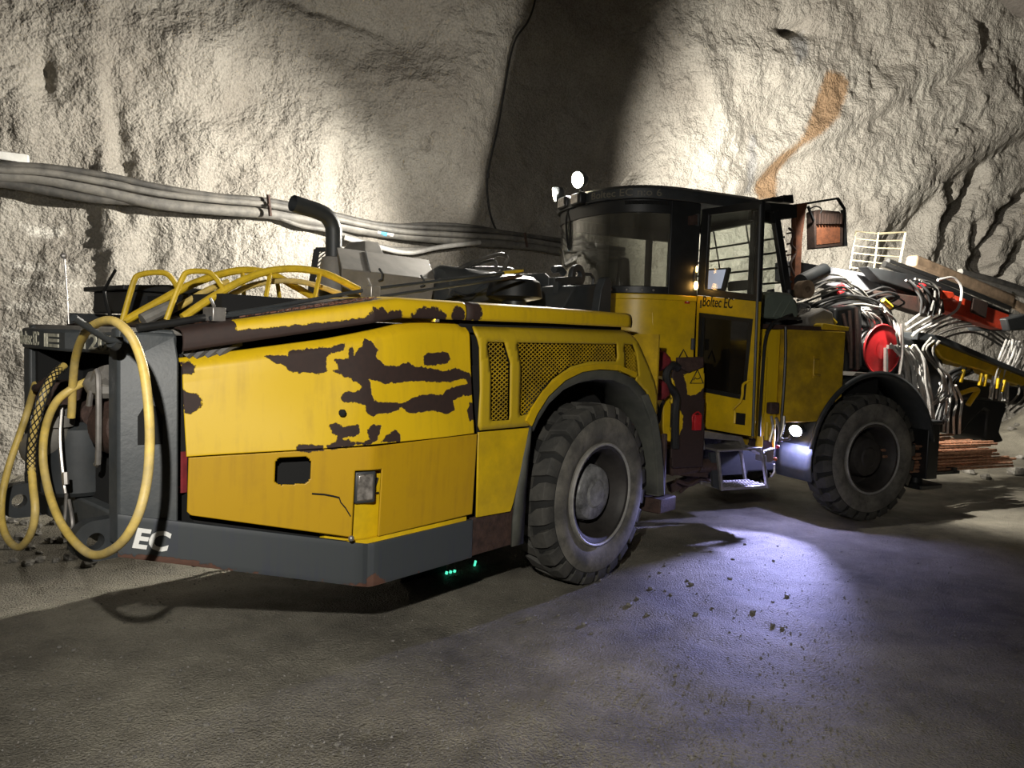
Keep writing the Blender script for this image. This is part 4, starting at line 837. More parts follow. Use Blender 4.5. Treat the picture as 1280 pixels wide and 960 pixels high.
dpoly([(878,393),(941,400),(932,498),(873,486)], -.004, .006).build('lower_window', M['darkglass'], dr)
dp = lambda l, t: [DP(*dpx(x, y), t) for x, y in l]
b = MB(); b.tube(dp([(942,476),(937,477)], .02)+dp([(935,481),(934,494),(931,502),(923,510)], .06)+dp([(921.5,514),(921,529)], .03), .011, 8, smooth=3); b.build('door_handle', M['yellow'], dr)
b = dpoly([(922,515.5),(934,517),(933,531.5),(921.5,530)], .018, .022); b.build('latch_plate', M['blacklet'], dr)
b = MB(); b.tube(dp([(953,256),(943,545)], .022), .012, 8); b.build('edge_strip', M['dgrey'], dr)
q0, q1 = dpx(880, 383), dpx(918, 386)
lettering('Boltec EC', lambda x, y, t: DP(q0[0]+x, q0[1]+y*1.0+(q1[1]-q0[1])*(x/(q1[0]-q0[0])), .019+t), .092, M['blacklet'], dr, width=q1[0]-q0[0], shear=.12, bold=.008)
q2, q3 = dpx(876.5, 384), dpx(879.5, 374); b = MB()
for k in range(4): z = q2[1]+(q3[1]-q2[1])*k/4; b.obox(DP((q2[0]+q3[0])/2, z, .019), DX*.010, DN*.001, Vector((0,0,.007)))
b.build('small_print', M['dgrey'], dr)
for x, y in ((872,275),(869,345),(866,430)):
    b = MB(); b.cyl(F.w(x, y, v=.34)-Vector((0,0,.05)), F.w(x, y, v=.34)+Vector((0,0,.05)), .018, 10); part(b, 'door_hinge', M['dgrey'])
quad_box('hinge_block', M['rust'], ((862,270),(872,268),(872,281),(862,281)), (.32,.36), fr=F)
b = MB(); p = F.w(859, 375, v=.349); b.obox(p, F.U*.026, F.V*.003, Vector((0,0,.032))); st = part(b, 'red_sticker', M['red']); b = MB(); b.obox(p-F.V*.004, F.U*.008, F.V*.001, Vector((0,0,.02))); b.build('sticker_mark', M['white'], st)
# amber lamp at the hinge
b = MB(); pa = F.w(870, 357, v=.31); b.ball(pa, .020, 10, (1,1,2)); b.ball(pa-Vector((0,0,.09))*-1.6, .008, 8, (1,1,4)); part(b, 'amber_lamp', M['lampO'])
# ---- lamps on the roof
def lamp(name, c, d, r, lit, parent=rig):
    d = Vector(d).normalized(); b = MB(); b.lathe([(-.10,.03),(-.08,r*.75),(-.02,r),(.01,r)], c, d, 20); o = b.build(name, M['dgrey'], parent); b = MB(); b.lathe([(.0,r*.93),(.012,r*.9),(.02,.001)], c, d, 20); b.build('lamp_lens', lit, o); return o
LD = (-F.U*.85+F.V*.12-Vector((0,0,.16))).normalized()
LA, LB = F(-2.53,1.40,3.19), F(-2.60,1.75,3.10)
la = lamp('work_lamp', LA, -F.U*.8-F.V*.25-Vector((0,0,.2)), .085, M['lampW']); lb = lamp('work_lamp', LB, -F.U*.8+F.V*.25-Vector((0,0,.2)), .075, M['lampW'])
b = MB(); b.bar(F(-2.45,1.40,2.98), LA, .03, .02); b.bar(F(-2.5,1.7,2.98), LB, .03, .02); part(b, 'lamp_bracket', M['dgrey'])
for x, y, u in ((723,249,-2.75),(706,254,-2.72)):
    c = F.at(x, y, u=u); b = MB(); b.obox(F(*c), F.U*.04, F.V*.09, Vector((0,0,.055))); o = part(b, 'square_lamp', M['black'], bevel=.02); b = MB(); b.obox(F(c[0]-.042,c[1],c[2]), F.U*.004, F.V*.062, Vector((0,0,.042))); b.build('lamp_lens', M['lens'], o, bevel=.01)
b = MB(); b.tube([F.w(x, y, u=-2.7) for x, y in ((712,258),(708,275),(709,300),(711,312))], .012, 6, smooth=4); b.tube([F.w(x, y, u=-2.7) for x, y in ((709,262),(713,280),(712,310))], .01, 6, smooth=4); part(b, 'lamp_cable', M['bhose'])
# roof-front lamps, rusty post and hanging floodlight
quad_box('roof_lamp', M['black'], ((962,251),(966,246),(980,246),(980,253)), (.45,.65), fr=F, bevel=.01); quad_box('roof_lamp', M['black'], ((978,252),(979,244),(992,243),(993,254)), (.5,.75), fr=F, bevel=.01)
quad_box('front_header', M['black'], ((955,253),(996,256),(996,272),(957,276)), (.44,.55), fr=F)
quad_box('lamp_post', M['brustorange'], ((994,255),(1010,253),(1007,266),(1003,300),(1000,372),(992,372),(995,300)), (.46,.52), fr=F, bevel=.006)
b = MB()
for y in (290, 303, 317, 331, 345): b.bar(F.w(984, y+2, v=.5), F.w(996, y, v=.5), .02, .015)
b.tube([F.w(x, y, v=.47) for x, y in ((986,285),(992,292),(989,305),(995,315),(988,330),(993,345))], .012, 6, smooth=4); part(b, 'post_rungs', M['rust'])
b = MB(); b.bar(F.w(1004,255,v=.5), F.w(1047,248,v=.6), .025, .02); b.bar(F.w(1047,248,v=.6), F.w(1056,262,v=.6), .025, .02); b.bar(F.w(1010,258,v=.52), F.w(1017,276,v=.55), .02, .02); b.tube([F.w(x, y, v=.55) for x, y in ((1010,262),(1020,258),(1027,262),(1022,272))], .006, 6, smooth=4); part(b, 'floodlight_frame', M['black'])
fl = quad_box('floodlight', M['floodrust'], ((1018,264),(1024,262),(1050,264),(1055,272),(1054,308),(1019,311)), (.55,.66), fr=F, bevel=.01)
b = MB(); A = [F.at(x, y, v=.545) for x, y in ((1021,280),(1050,277),(1050,303),(1021,306))]; b.prism([F(*a) for a in A], [F(a[0], .56, a[2]) for a in A]); b.build('flood_lens', M['brustorange'], fl)
b = MB()
for k in range(9): p = F.at(1021+k*3.4, 274, v=.55); b.obox(F(*p), F.U*.008, F.V*.04, Vector((0,0,.05)))
b.build('cooling_fins', M['floodrust'], fl, smooth=False)
b = MB(); b.bar(F.w(1054,262,v=.6), F.w(1056,308,v=.6), .02, .05, F.V); b.build('flood_side', M['black'], fl)

# ------------------------------------------------------------------ body below the cab, steps
quad_box('pivot_body', M['yellow'], ((815,390),(843,372),(862,372),(862,545),(830,560),(818,540)), (.38,1.2), fr=F, bevel=.01)
b = MB()
pl = [(848,447),(880,447),(880,560),(878,585),(838,585),(838,470),(843,455)]
PLATE = [F.at(x, y, v=-.01)[::2] for x, y in pl]
def fgrid(name, poly, v, m, step=.012):
    P = np.array(poly); u0, z0 = P.min(0); u1, z1 = P.max(0); U = np.linspace(u0, u1, int((u1-u0)/step)+2); Zz = np.linspace(z0, z1, int((z1-z0)/step)+2); a, bb = len(U), len(Zz)
    b = MB(); G = np.array([(u, z) for u in U for z in Zz]); b.v = [F(u, v, z) for u, z in G]; d = sdf(G, poly)
    b.f = [(i*bb+j, (i+1)*bb+j, (i+1)*bb+j+1, i*bb+j+1) for i in range(a-1) for j in range(bb-1)]
    b.f = [f for f in b.f if sum(d[i] > 0 for i in f) >= 3]; b.m = [0]*len(b.f); return part(b, name, m, solid=.02), G
o, G = fgrid('pivot_plate', PLATE, -.01, M['wear'])
yel = [F.at(x, y, v=-.01)[::2] for x, y in [(863,460),(880,460),(880,482),(874,490),(866,494),(858,494),(857,480),(853,468),(863,466)]]; yel2 = [F.at(x, y, v=-.01)[::2] for x, y in [(838,535),(848,510),(853,520),(852,535),(846,548),(838,550)]]; yel3 = [F.at(x, y, v=-.01)[::2] for x, y in [(838,470),(843,480),(843,500),(838,505)]]
set_wear(o, -np.maximum(np.maximum(sdf(G, yel), sdf(G, yel2)), sdf(G, yel3)))
def tri(name, fr, pts, v, parent): b = MB(); W = [fr.w(x, y, v=v) for x, y in pts]; b.tube(W, .006, 6, closed=True); return b.build(name, M['blacklet'], parent)
tri('warning_triangle', F, [(863,479),(879,479),(872,462)], -.028, o)
b = MB(); b.tube([F.w(x, y, v=-.028) for x, y in ((867,475),(869,472),(871,474),(874,473),(876,471))], .004, 5); b.build('warning_pictogram', M['blacklet'], o)
tw_ = MB(); W = [F.w(x, y, v=.345) for x, y in ((846,452),(854.5,437),(860,448))]; tw_.tube(W, .006, 6); part(tw_, 'warning_triangle', M['blacklet'])
b = MB(); b.tube([F.w(x, y, v=-.04) for x, y in ((848,460),(842,456),(836,460),(833,470),(836,482),(843,490),(846,500),(844,520),(844,560))], .034, 10, smooth=5); part(b, 'lifting_hook', M['bhose'])
quad_box('pivot_bracket', M['rust'], ((848,447),(880,446),(880,459),(862,466),(848,458)), (-.06,-.02), fr=F, bevel=.008)
b = MB(); b.tube([F.w(x, y, v=-.05) for x, y in ((866,528),(866,520),(872,515),(876,518))], .008, 6, smooth=4); b.obox(F.w(871, 528, v=-.05), F.U*.035, F.V*.02, Vector((0,0,.065))); part(b, 'red_release_handle', M['red'], bevel=.012)
quad_box('yellow_edge_post', M['yellow'], ((832,470),(841,488),(841,556),(829,560),(829,500)), (.10,.22), fr=F, bevel=.008)
# red cloth covers over the articulation hoses
def cloth(pts, v, r, name):
    b = MB(); P = [F.at(x, y, v=v) for x, y in pts]; cu, cz = np.mean([p[0] for p in P]), np.mean([p[2] for p in P]); rings = []
    for k, (s_, dv) in enumerate(((.55,-.10),(.9,-.06),(1.02,0),(.95,.06))): rings.append([F(cu+(p[0]-cu)*s_*(1+.08*sin(i*2.3+k)), v+dv+.012*sin(i*3.1), cz+(p[2]-cz)*s_) for i, p in enumerate(P)])
    b.loft(rings); return part(b, name, M['redcloth'], ang=70)
cloth([(807,437),(816,436),(826,438),(833,446),(836,452),(830,459),(822,464),(816,466),(812,456)], .02, .1, 'hose_cover')
cloth([(816,471),(826,474),(830,484),(832,494),(826,500),(818,500),(815,486)], .03, .1, 'hose_cover')
b = MB(); b.tube([F.w(x, y, v=.02) for x, y in ((820,440),(824,435),(828,441))], .006, 6); b.tube([F.w(x, y, v=.05) for x, y in ((830,500),(826,510),(824,525))], .014, 6, smooth=4); b.tube([F.w(x, y, v=.0) for x, y in ((818,500),(822,512),(823,524),(820,530))], .02, 6, smooth=4); part(b, 'articulation_hose', M['bhose'])
b = MB(); b.bar(F.w(838,585,v=.1), F.w(880,588,v=.1), .12, .10); b.bar(F.w(836,610,v=.5), F.w(890,590,v=.4), .08, .08); b.tube([F.w(x, y, v=.2) for x, y in ((845,600),(862,606),(878,598),(892,604))], .018, 6, smooth=4); b.tube([F.w(x, y, v=.3) for x, y in ((850,615),(872,600),(900,606))], .015, 6, smooth=4); part(b, 'steering_links', M['rust'])
quad_box('link_housing', M['rust'], ((838,560),(876,560),(878,590),(840,596)), (.02,.6), fr=F, bevel=.02); b = MB(); b.tube([F.w(872,582,v=.05), F.w(892,582,v=.05)], .06, 14); part(b, 'link_pin', M['rust'])
# access steps
b = MB(); S0, S1, S2, S3 = [F.at(x, y, v=-.03) for x, y in ((897,565),(902,613),(959,610),(952,562))]
for a, c in ((S0,S1),(S3,S2)): b.bar(F(*a), F(*c), .022, .03, F.V)
b.bar(F(S0[0],.25,S0[2]), F(S1[0],.25,S1[2]), .02, .03, F.V); b.bar(F(S3[0],.25,S3[2]), F(S2[0],.25,S2[2]), .02, .03, F.V)
b.hexa([F(S1[0],-.03,S1[2]), F(S2[0],-.03,S2[2]), F(S2[0],.25,S2[2]), F(S1[0],.25,S1[2]), F(S1[0],-.03,S1[2]+.025), F(S2[0],-.03,S2[2]+.025), F(S2[0],.25,S2[2]+.025), F(S1[0],.25,S1[2]+.025)])
b.hexa([F(S0[0],-.03,S0[2]), F(S3[0],-.03,S3[2]), F(S3[0],.25,S3[2]), F(S0[0],.25,S0[2]), F(S0[0],-.03,S0[2]+.02), F(S3[0],-.03,S3[2]+.02), F(S3[0],.25,S3[2]+.02), F(S0[0],.25,S0[2]+.02)])
stp_ = part(b, 'access_steps', M['steel'], bevel=.003)
b = MB()
for i in range(14):
    for j in range(4): b.obox(F(S1[0]+.03+i*(S2[0]-S1[0]-.06)/13, .0+.06*j, S1[2]+.028), F.U*.008, F.V*.012, Vector((0,0,.004)))
b.build('tread_studs', M['steel'], stp_, smooth=False)
b = MB(); A = [F.at(x, y, v=.0) for x, y in ((888,566),(897,566),(902,613),(892,609))]; b.prism([F(*a) for a in A], [F(a[0], .03, a[2]) for a in A]); b.build('side_plate', M['dgrey'], stp_)
b = MB(); A = [F.at(x, y, v=.02) for x, y in ((877,538),(928,546),(934,562),(929,563),(924,551),(880,548),(882,562),(877,562))]; b.prism([F(*a) for a in A], [F(a[0], .35, a[2]) for a in A]); b.bar(F.w(876,536,v=.0), F.w(876,580,v=.0), .015, .015); part(b, 'upper_step', M['steel'], bevel=.003)
b = MB(); b.box(F, -1.95, -1.2, .30, 1.5, .80, 1.0); b.box(F, -1.9, -1.2, .35, .5, .45, .8); part(b, 'cab_mount', M['void'])

# ------------------------------------------------------------------ front chassis
b = MB(); b.prism_v(F, [(-1.165,.97),(-1.165,1.795),(-.45,1.795),(-.45,1.20),(-.60,1.1),(-.72,.97)], 0, .62); cb = part(b, 'hydraulic_cabinet', M['dyellow'], bevel=.01)
b = MB(); b.tube([F(-1.155,-.004,.98), F(-1.155,-.004,1.79)], .008, 6); b.build('door_seam', M['yellow'], cb)
b = MB(); W = [F.at(x, y, v=-.01) for x, y in ((1023,448),(1015,449),(1014,468),(1025,469))]; b.tube([F(*W[0])]+[F(a[0],-.035,a[2]) for a in W[1:3]]+[F(*W[3])], .011, 8); b.obox(F(*F.at(1020,459,v=-.008)), F.U*.035, F.V*.006, Vector((0,0,.10))); b.build('cabinet_handle', M['dyellow'], cb, bevel=.003)
o, G = fgrid('conduit_column', [(-1.47,.72),(-1.47,1.80),(-1.17,1.80),(-1.17,.72)], .05, M['wear']); P = np.array(G); set_wear(o, .10*(fbm(P[:,0], P[:,1], .35, 3)-.35))
b = MB(); b.box(F, -1.47, -1.17, .07, .6, .72, 1.79); part(b, 'column_body', M['dyellow'])
b = MB(); b.box(F, -1.40, -1.33, .02, .05, .75, 1.55); part(b, 'conduit_channel', M['yellow'], bevel=.01)
for pts, v in ([(1000,398),(975,399),(962,410),(956,430),(953,470),(950,520),(949,545)],.0),([(982,408),(982,440),(980,480),(976,540),(976,552)],-.005),([(990,393),(978,398),(966,404),(958,416)],.02):
    b = MB(); b.tube([F.w(x, y, v=v) for x, y in pts], .014, 8, smooth=5); part(b, 'control_cable', M['bhose'])
b = MB(); b.obox(F.w(966,510,v=.0), F.U*.05, F.V*.03, Vector((0,0,.05))); part(b, 'junction_box', M['rust'], bevel=.012)
b = MB(); b.tube([F.w(x, y, v=-.03) for x, y in ((959,528),(958,550))], .02, 8); part(b, 'valve_stem', M['yellow'])
b = MB(); b.tube([F.w(x, y, v=-.04) for x, y in ((980,520),(979,535),(976,548),(985,549),(988,545))], .014, 8, smooth=4); b.tube([F.w(x, y, v=-.03) for x, y in ((970,522),(974,535),(973,552))], .014, 8, smooth=4); b.tube([F.w(x, y, v=-.03) for x, y in ((964,520),(966,535),(962,552))], .012, 8, smooth=4); part(b, 'valve_pipes', M['steel'])
quad_box('grease_bracket', M['steel'], ((934,556),(955,564),(969,560),(966,578),(958,578),(958,570),(936,560)), (-.02,.12), fr=F, bevel=.004)
b = MB(); b.ball(F.w(972,558.5,v=-.03), .018, 10); part(b, 'red_marker_lamp', M['red']); b = MB(); b.ball(F.w(969,574,v=-.03), .018, 10); part(b, 'amber_marker_lamp', M['amber'])
b = MB(); b.tube([F.w(x, y, v=-.02) for x, y in ((968,580),(968,590),(964,596))], .010, 6); part(b, 'drain_pipe', M['steel'])
# fender with hanging flap and the lit work lamp
b = MB(); th = [rad(a) for a in range(172, 4, -6)]; rr_ = .79
b.loft([[F(rr_*cos(t), v, RTY+rr_*sin(t)) for v in (-.02, .38)] for t in th], False, False); b.loft([[F(rr_*cos(t), -.02, RTY+rr_*sin(t)), F((rr_+.04)*cos(t), -.005, RTY+(rr_+.04)*sin(t))] for t in th], False, False); part(b, 'fender', M['dgrey'], solid=.012)
b = MB(); b.loft([[F(u, v, z) for v in np.linspace(-.02,.42,6)] for u, z in [(-.782,.74),(-.80,.65),(-.80,.55),(-.78,.42)]], False, False); part(b, 'mud_flap', M['grey'], solid=.012)
WL = F(*F.at(995, 538, u=-.87)); wl = lamp('work_lamp', WL, -F.U*.8-F.V*.35-Vector((0,0,.35)), .062, M['lampB']); b = MB(); b.bar(WL+F.U*.02, WL+F.U*.11, .03, .03); part(b, 'lamp_bracket', M['dgrey'])
quad_box('fender_plate', M['lgrey'], ((1070,466),(1104,467),(1104,470),(1066,470)), (.02,.5), fr=F)
b = MB(); b.box(F, .74, .90, .0, .35, .37, .94); b.box(F, .72, .92, -.01, .36, .92, .96); part(b, 'stabiliser_jack', M['black'], bevel=.012)
b = MB(); b.prism_z(F, [(.70,.02),(.70,.34),(1.02,.34),(1.06,.18),(1.02,.02)], .26, .31); b.cyl(F(.83,.18,.30), F(.83,.18,.42), .06); part(b, 'jack_foot', M['black'], bevel=.012)
b = MB(); b.box(F, -.45, 1.3, .45, 1.6, .95, 1.25); b.box(F, -.45, .25, .2, 1.7, 1.2, 1.40); b.box(F, -.7, -.4, .65, 1.8, 1.0, 1.9); part(b, 'front_deck', M['void'], bevel=.02)
# rod tray
b = MB(); b.box(F, .92, 1.30, .05, .85, .40, .43); b.box(F, .92, .96, .05, .85, .38, .78); b.box(F, 1.2, 1.26, .05, .85, .40, .46); b.box(F, .92, 1.3, .82, .86, .40, .70); part(b, 'bolt_tray', M['black'])
# hose reel
rc = F.at(1104, 437, v=.40); rcw = F(rc[0], .40, rc[2])
b = MB(); b.lathe([(0,.10),(.01,.245),(.0,.255),(.012,.262),(.024,.255),(.022,.10)], rcw, F.V, 40, True); b.lathe([(.02,.11),(.40,.11)], rcw, F.V, 24); b.lathe([(.39,.10),(.39,.255),(.402,.262),(.415,.255),(.415,.10)], rcw, F.V, 40, True); b.lathe([(-.01,.105),(-.012,.07),(-.012,.001)], rcw, F.V, 24); rl = part(b, 'hose_reel', M['red'], ang=30)
b = MB()
for k in range(6): b.tube([rcw+F.V*(.045+.058*k)+(F.U*cos(t)+Vector((0,0,sin(t))))*(  .17+.02*(k % 2)) for t in np.linspace(0, 2*pi, 28)[:-1]], .028, 8, True)
b.build('wound_hose', M['bhose'], rl)
b = MB(); b.bar(rcw-F.V*.03+Vector((0,0,.02)), rcw-F.V*.05-Vector((0,0,.26)), .03, .03); b.bar(rcw-F.V*.05+Vector((0,0,.03)), rcw-F.V*.05+Vector((0,0,.03))+F.U*.07, .03, .04); b.bar(rcw-F.V*.05-Vector((0,0,.26))-F.U*.2, rcw-F.V*.05-Vector((0,0,.26))+F.U*.2, .04, .03); b.build('reel_stand', M['steel'], rl)
b = MB(); b.tube([F.w(x, y, v=.35) for x, y in ((1127,405),(1128,440),(1124,470),(1122,480))], .016, 8, smooth=4); part(b, 'guide_pipe', M['steel'])
# ------------------------------------------------------------------ boom and bolting unit
quad_box('boom_beam', M['ibeam'], ((990,326),(1040,334),(1112,347),(1150,357),(1150,372),(1112,371),(1055,360),(990,350)), (.95,1.2), fr=F, bevel=.008)
quad_box('boom_bracket', M['dgrey'], ((1108,345),(1165,352),(1165,385),(1150,384),(1110,370)), (.85,.95), fr=F, bevel=.01)
quad_box('boom_link', M['floodrust'], ((1090,362),(1160,372),(1168,396),(1150,392),(1100,376)), (.75,.9), fr=F, bevel=.015)
quad_box('feed_channel', M['black'], ((1085,333),(1150,345),(1265,392),(1258,404),(1170,372),(1100,350)), (.72,.86), fr=F, bevel=.01)
quad_box('feed_beam', M['orange'], ((1165,360),(1180,364),(1262,393),(1256,413),(1240,409),(1178,387),(1164,380)), (.58,.72), fr=F, bevel=.008)
quad_box('feed_saddle', M['floodrust'], ((1155,360),(1178,358),(1182,392),(1160,392)), (.5,.6), fr=F, bevel=.02)
quad_box('feed_clamp', M['floodrust'], ((1217,372),(1236,378),(1233,398),(1214,390)), (.56,.59), fr=F, bevel=.01)
quad_box('orange_lever', M['orange'], ((1176,363),(1192,365),(1194,370),(1188,374),(1178,374)), (.48,.56), fr=F, bevel=.01)
b = MB(); W = [F.w(x, y, v=1.35) for x, y in ((1138,326),(1150,328),(1262,376),(1290,392))]; b.bar(W[0], W[2], .16, .15); b.bar(W[2]-(W[2]-W[0])*.05, W[3], .12, .10); part(b, 'wooden_beam', M['wood'], bevel=.035, seg=3)
for x0, y0, x1, y1, v, r, m in ((1105,330,1270,398,.9,.035,'bhose'),(1100,338,1268,402,.85,.03,'hose'),(1110,326,1262,385,1.0,.028,'bhose'),(1190,345,1290,372,1.5,.04,'phose'),(1200,340,1290,366,1.6,.045,'hose'),(1195,352,1262,366,1.45,.03,'phose')):
    b = MB(); b.tube([F.w(x0, y0, v=v), F.w((x0+x1)/2, (y0+y1)/2-1.5, v=v), F.w(x1, y1, v=v)], r, 10, smooth=5); part(b, 'feed_hose', M[m])
quad_box('feed_end', M['dgrey'], ((1258,398),(1285,392),(1290,412),(1262,414)), (.5,1.0), fr=F, bevel=.02)
b = MB(); b.tube([F.w(x, y, v=.55) for x, y in ((1172,350),(1190,347),(1200,355),(1202,368),(1198,384),(1190,392),(1178,398),(1150,412),(1140,420))], .014, 8, smooth=6); part(b, 'pale_loop_hose', M['whose'])
# yellow boom arm
quad_box('boom_arm', M['yellow'], ((1163,424),(1180,428),(1240,452),(1285,470),(1285,484),(1262,478),(1225,462),(1195,455),(1178,448)), (.6,.8), fr=F, bevel=.015)
quad_box('boom_arm_cover', M['dgrey'], ((1150,415),(1178,420),(1285,466),(1285,472),(1240,454),(1180,430),(1150,425)), (.55,.85), fr=F, bevel=.01)
quad_box('lower_arm', M['black'], ((1128,420),(1165,430),(1180,452),(1180,500),(1168,535),(1152,540),(1135,520),(1128,470)), (.65,1.2), fr=F, bevel=.03)
quad_box('bolt_carousel', M['black'], ((1195,506),(1204,494),(1222,487),(1240,488),(1256,497),(1260,510),(1254,524),(1250,540),(1256,552),(1240,556),(1232,548),(1234,530),(1236,515),(1230,512),(1222,520),(1212,530),(1205,540),(1198,545)), (.9,1.4), fr=F, bevel=.03)
quad_box('carousel_bracket', M['black'], ((1180,470),(1285,485),(1285,508),(1230,500),(1180,500)), (.85,1.3), fr=F, bevel=.03)
for (x, y, x2, y2) in ((1205,462,1201,478),(1227,467,1224,482),(1233,468,1230,483),(1248,473,1246,486),(1256,475,1252,490),(1138,433,1135,445),(1145,437,1140,450)):
    b = MB(); b.bar(F.w(x, y, v=.55), F.w(x2, y2, v=.55), .03, .03); part(b, 'yellow_hose_clip', M['yellow'], bevel=.006)
b = MB(); b.tube([F.w(x, y, v=.7) for x, y in ((1200,492),(1215,487),(1222,488),(1216,497),(1210,506))], .03, 8, smooth=4); part(b, 'yellow_hook', M['yellow'])
# wire basket on the boom
bk = [F.at(x, y, v=1.0) for x, y in ((1062,336),(1070,289),(1098,292),(1132,290),(1122,344))]; Bk = [F(*a) for a in bk]
b = MB(); b.tube([Bk[0], Bk[1], Bk[2]], .009, 6); b.tube([Bk[2], Bk[3], Bk[4]], .014, 6); b.tube([Bk[2], F.w(1092,339,v=1.0)], .010, 6); b.tube([Bk[4], F.w(1112,342,v=1.0), F.w(1103,345,v=.95), F.w(1101,362,v=.95)], .014, 6)
for k in range(1, 6):
    t = k/5.2; b.tube([Bk[1].lerp(Bk[0], t), Bk[2].lerp(F.w(1092,339,v=1.0), t)], .007, 6); b.tube([Bk[2].lerp(F.w(1092,339,v=1.0), t), Bk[3].lerp(Bk[4], t)], .007, 6)
part(b, 'wire_basket', M['basket'])
# hose bundles, each hose its own part
rnd = random.Random(5)
def hoses(n, path, v, jx, jy, r, m, name='hydraulic_hose', jv=.06):
    for k in range(n):
        t = (k/(max(n-1,1))-.5); b = MB(); jj = [(rnd.uniform(-1,1), rnd.uniform(-1,1), rnd.uniform(-1,1)) for _ in path]
        b.tube([F.w(x+t*jx+j[0]*1.8, y+t*jy+j[1]*1.8, v=v+j[2]*jv) for (x, y), j in zip(path, jj)], r*rnd.uniform(.8,1.15), 7, smooth=5); part(b, name, M[m])
hoses(15, [(1128,432),(1142,452),(1146,480),(1150,505),(1152,530)], .42, 32, 2, .014, 'whose')
hoses(4, [(1126,470),(1134,485),(1142,500)], .45, 8, -14, .012, 'phose')
hoses(3, [(1168,425),(1160,438),(1170,456),(1182,470),(1183,490),(1172,503)], .42, 10, 4, .014, 'phose')
hoses(4, [(1186,480),(1192,500),(1190,520),(1189,542)], .5, 20, 2, .014, 'whose')
hoses(5, [(1210,462),(1190,472),(1186,495),(1176,530)], .6, 14, 4, .016, 'bhose')
hoses(6, [(1140,420),(1165,404),(1195,396),(1230,398),(1256,412)], .75, 18, 26, .013, 'whose', jv=.1)
hoses(5, [(1150,428),(1180,408),(1215,402),(1250,420),(1262,430)], .8, 8, 24, .014, 'hose', jv=.1)
hoses(7, [(1268,425),(1262,445),(1252,470),(1248,500)], .6, 20, 3, .012, 'whose')
hoses(3, [(1285,448),(1272,470),(1280,495),(1262,512)], .62, 10, 8, .012, 'phose')
hoses(3, [(1142,515),(1165,505),(1175,490),(1180,470)], .45, 4, 8, .008, 'whose')
hoses(5, [(1012,398),(1030,385),(1060,376),(1090,380),(1112,392),(1124,410)], .6, 10, 16, .014, 'bhose', jv=.1)
hoses(4, [(1140,352),(1152,362),(1160,378),(1158,394)], .47, 18, 6, .013, 'bhose')
hoses(3, [(1148,350),(1162,354),(1172,366),(1170,390)], .48, 10, 6, .012, 'hose')
hoses(4, [(1000,378),(1025,368),(1050,360),(1075,368),(1095,385)], .7, 8, 18, .013, 'hose', jv=.1)
hoses(4, [(1008,365),(1030,352),(1055,352),(1068,362)], .6, 6, 16, .010, 'phose', jv=.1)
hoses(4, [(1040,400),(1055,392),(1080,386),(1100,390)], .5, 6, 12, .012, 'phose')
hoses(3, [(1082,388),(1092,398),(1094,412),(1088,430)], .45, 14, 3, .010, 'steel')
hoses(4, [(1104,386),(1116,400),(1124,425),(1124,450)], .45, 8, 4, .012, 'phose')
hoses(3, [(995,398),(1002,384),(1015,388),(1010,400)], .3, 8, 6, .009, 'phose')
hoses(3, [(1085,372),(1110,366),(1125,372),(1100,384)], .7, 10, 12, .012, 'bhose')
quad_box('valve_bank', M['lgrey'], ((1008,396),(1030,385),(1042,390),(1044,408),(1010,408)), (.15,.5), fr=F, bevel=.02)
quad_box('valve_bank', M['black'], ((1044,385),(1078,380),(1080,460),(1058,466),(1058,415),(1044,410)), (.45,1.0), fr=F, bevel=.03)
for x, y, x2, y2 in ((1062,388,1064,460),(1070,384,1072,462),(1054,392,1062,440)): b = MB(); b.tube([F.w(x, y, v=.43), F.w((x+x2)/2+1, (y+y2)/2, v=.41), F.w(x2, y2, v=.43)], .018, 8, smooth=4); part(b, 'rusty_pipe', M['rust'])
quad_box('valve_bank', M['black'], ((1060,362),(1098,366),(1098,392),(1062,386)), (.9,1.3), fr=F, bevel=.03)
quad_box('orange_bracket', M['tubeyel'], ((1027,406),(1030,404),(1062,409),(1061,414),(1028,412)), (.05,.15), fr=F, bevel=.006)
for x, y, x2, y2 in ((1016,389,1030,394),(1036,396,1044,404),(1104,375,1114,384)): b = MB(); b.tube([F.w(x, y, v=.35), F.w(x2, y2, v=.35)], .024, 10); part(b, 'yellow_fitting', M['tubeyel'])
b = MB(); b.tube([F.w(1001,352,v=.35), F.w(1030,338,v=.45)], .07, 18); part(b, 'pipe_roll', M['dgrey']); b = MB(); b.lathe([(-.05,.03),(-.05,.085),(.05,.085),(.05,.03)], F.w(1005,362,v=.3), F.V, 22, True); part(b, 'tape_roll', M['wood'])
b = MB(); b.tube([F.w(x, y, v=.9) for x, y in ((1044,360),(1052,356),(1055,362),(1048,366))], .02, 8, smooth=4); b.ball(F.w(1152,357,v=.6), .042, 10, (1.2,.8,.7)); part(b, 'red_hose_wrap', M['red'])
quad_box('boom_carriage', M['void'], ((1000,378),(1110,376),(1125,420),(1125,470),(1062,470),(1058,412),(1000,400)), (.9,1.6), fr=F)

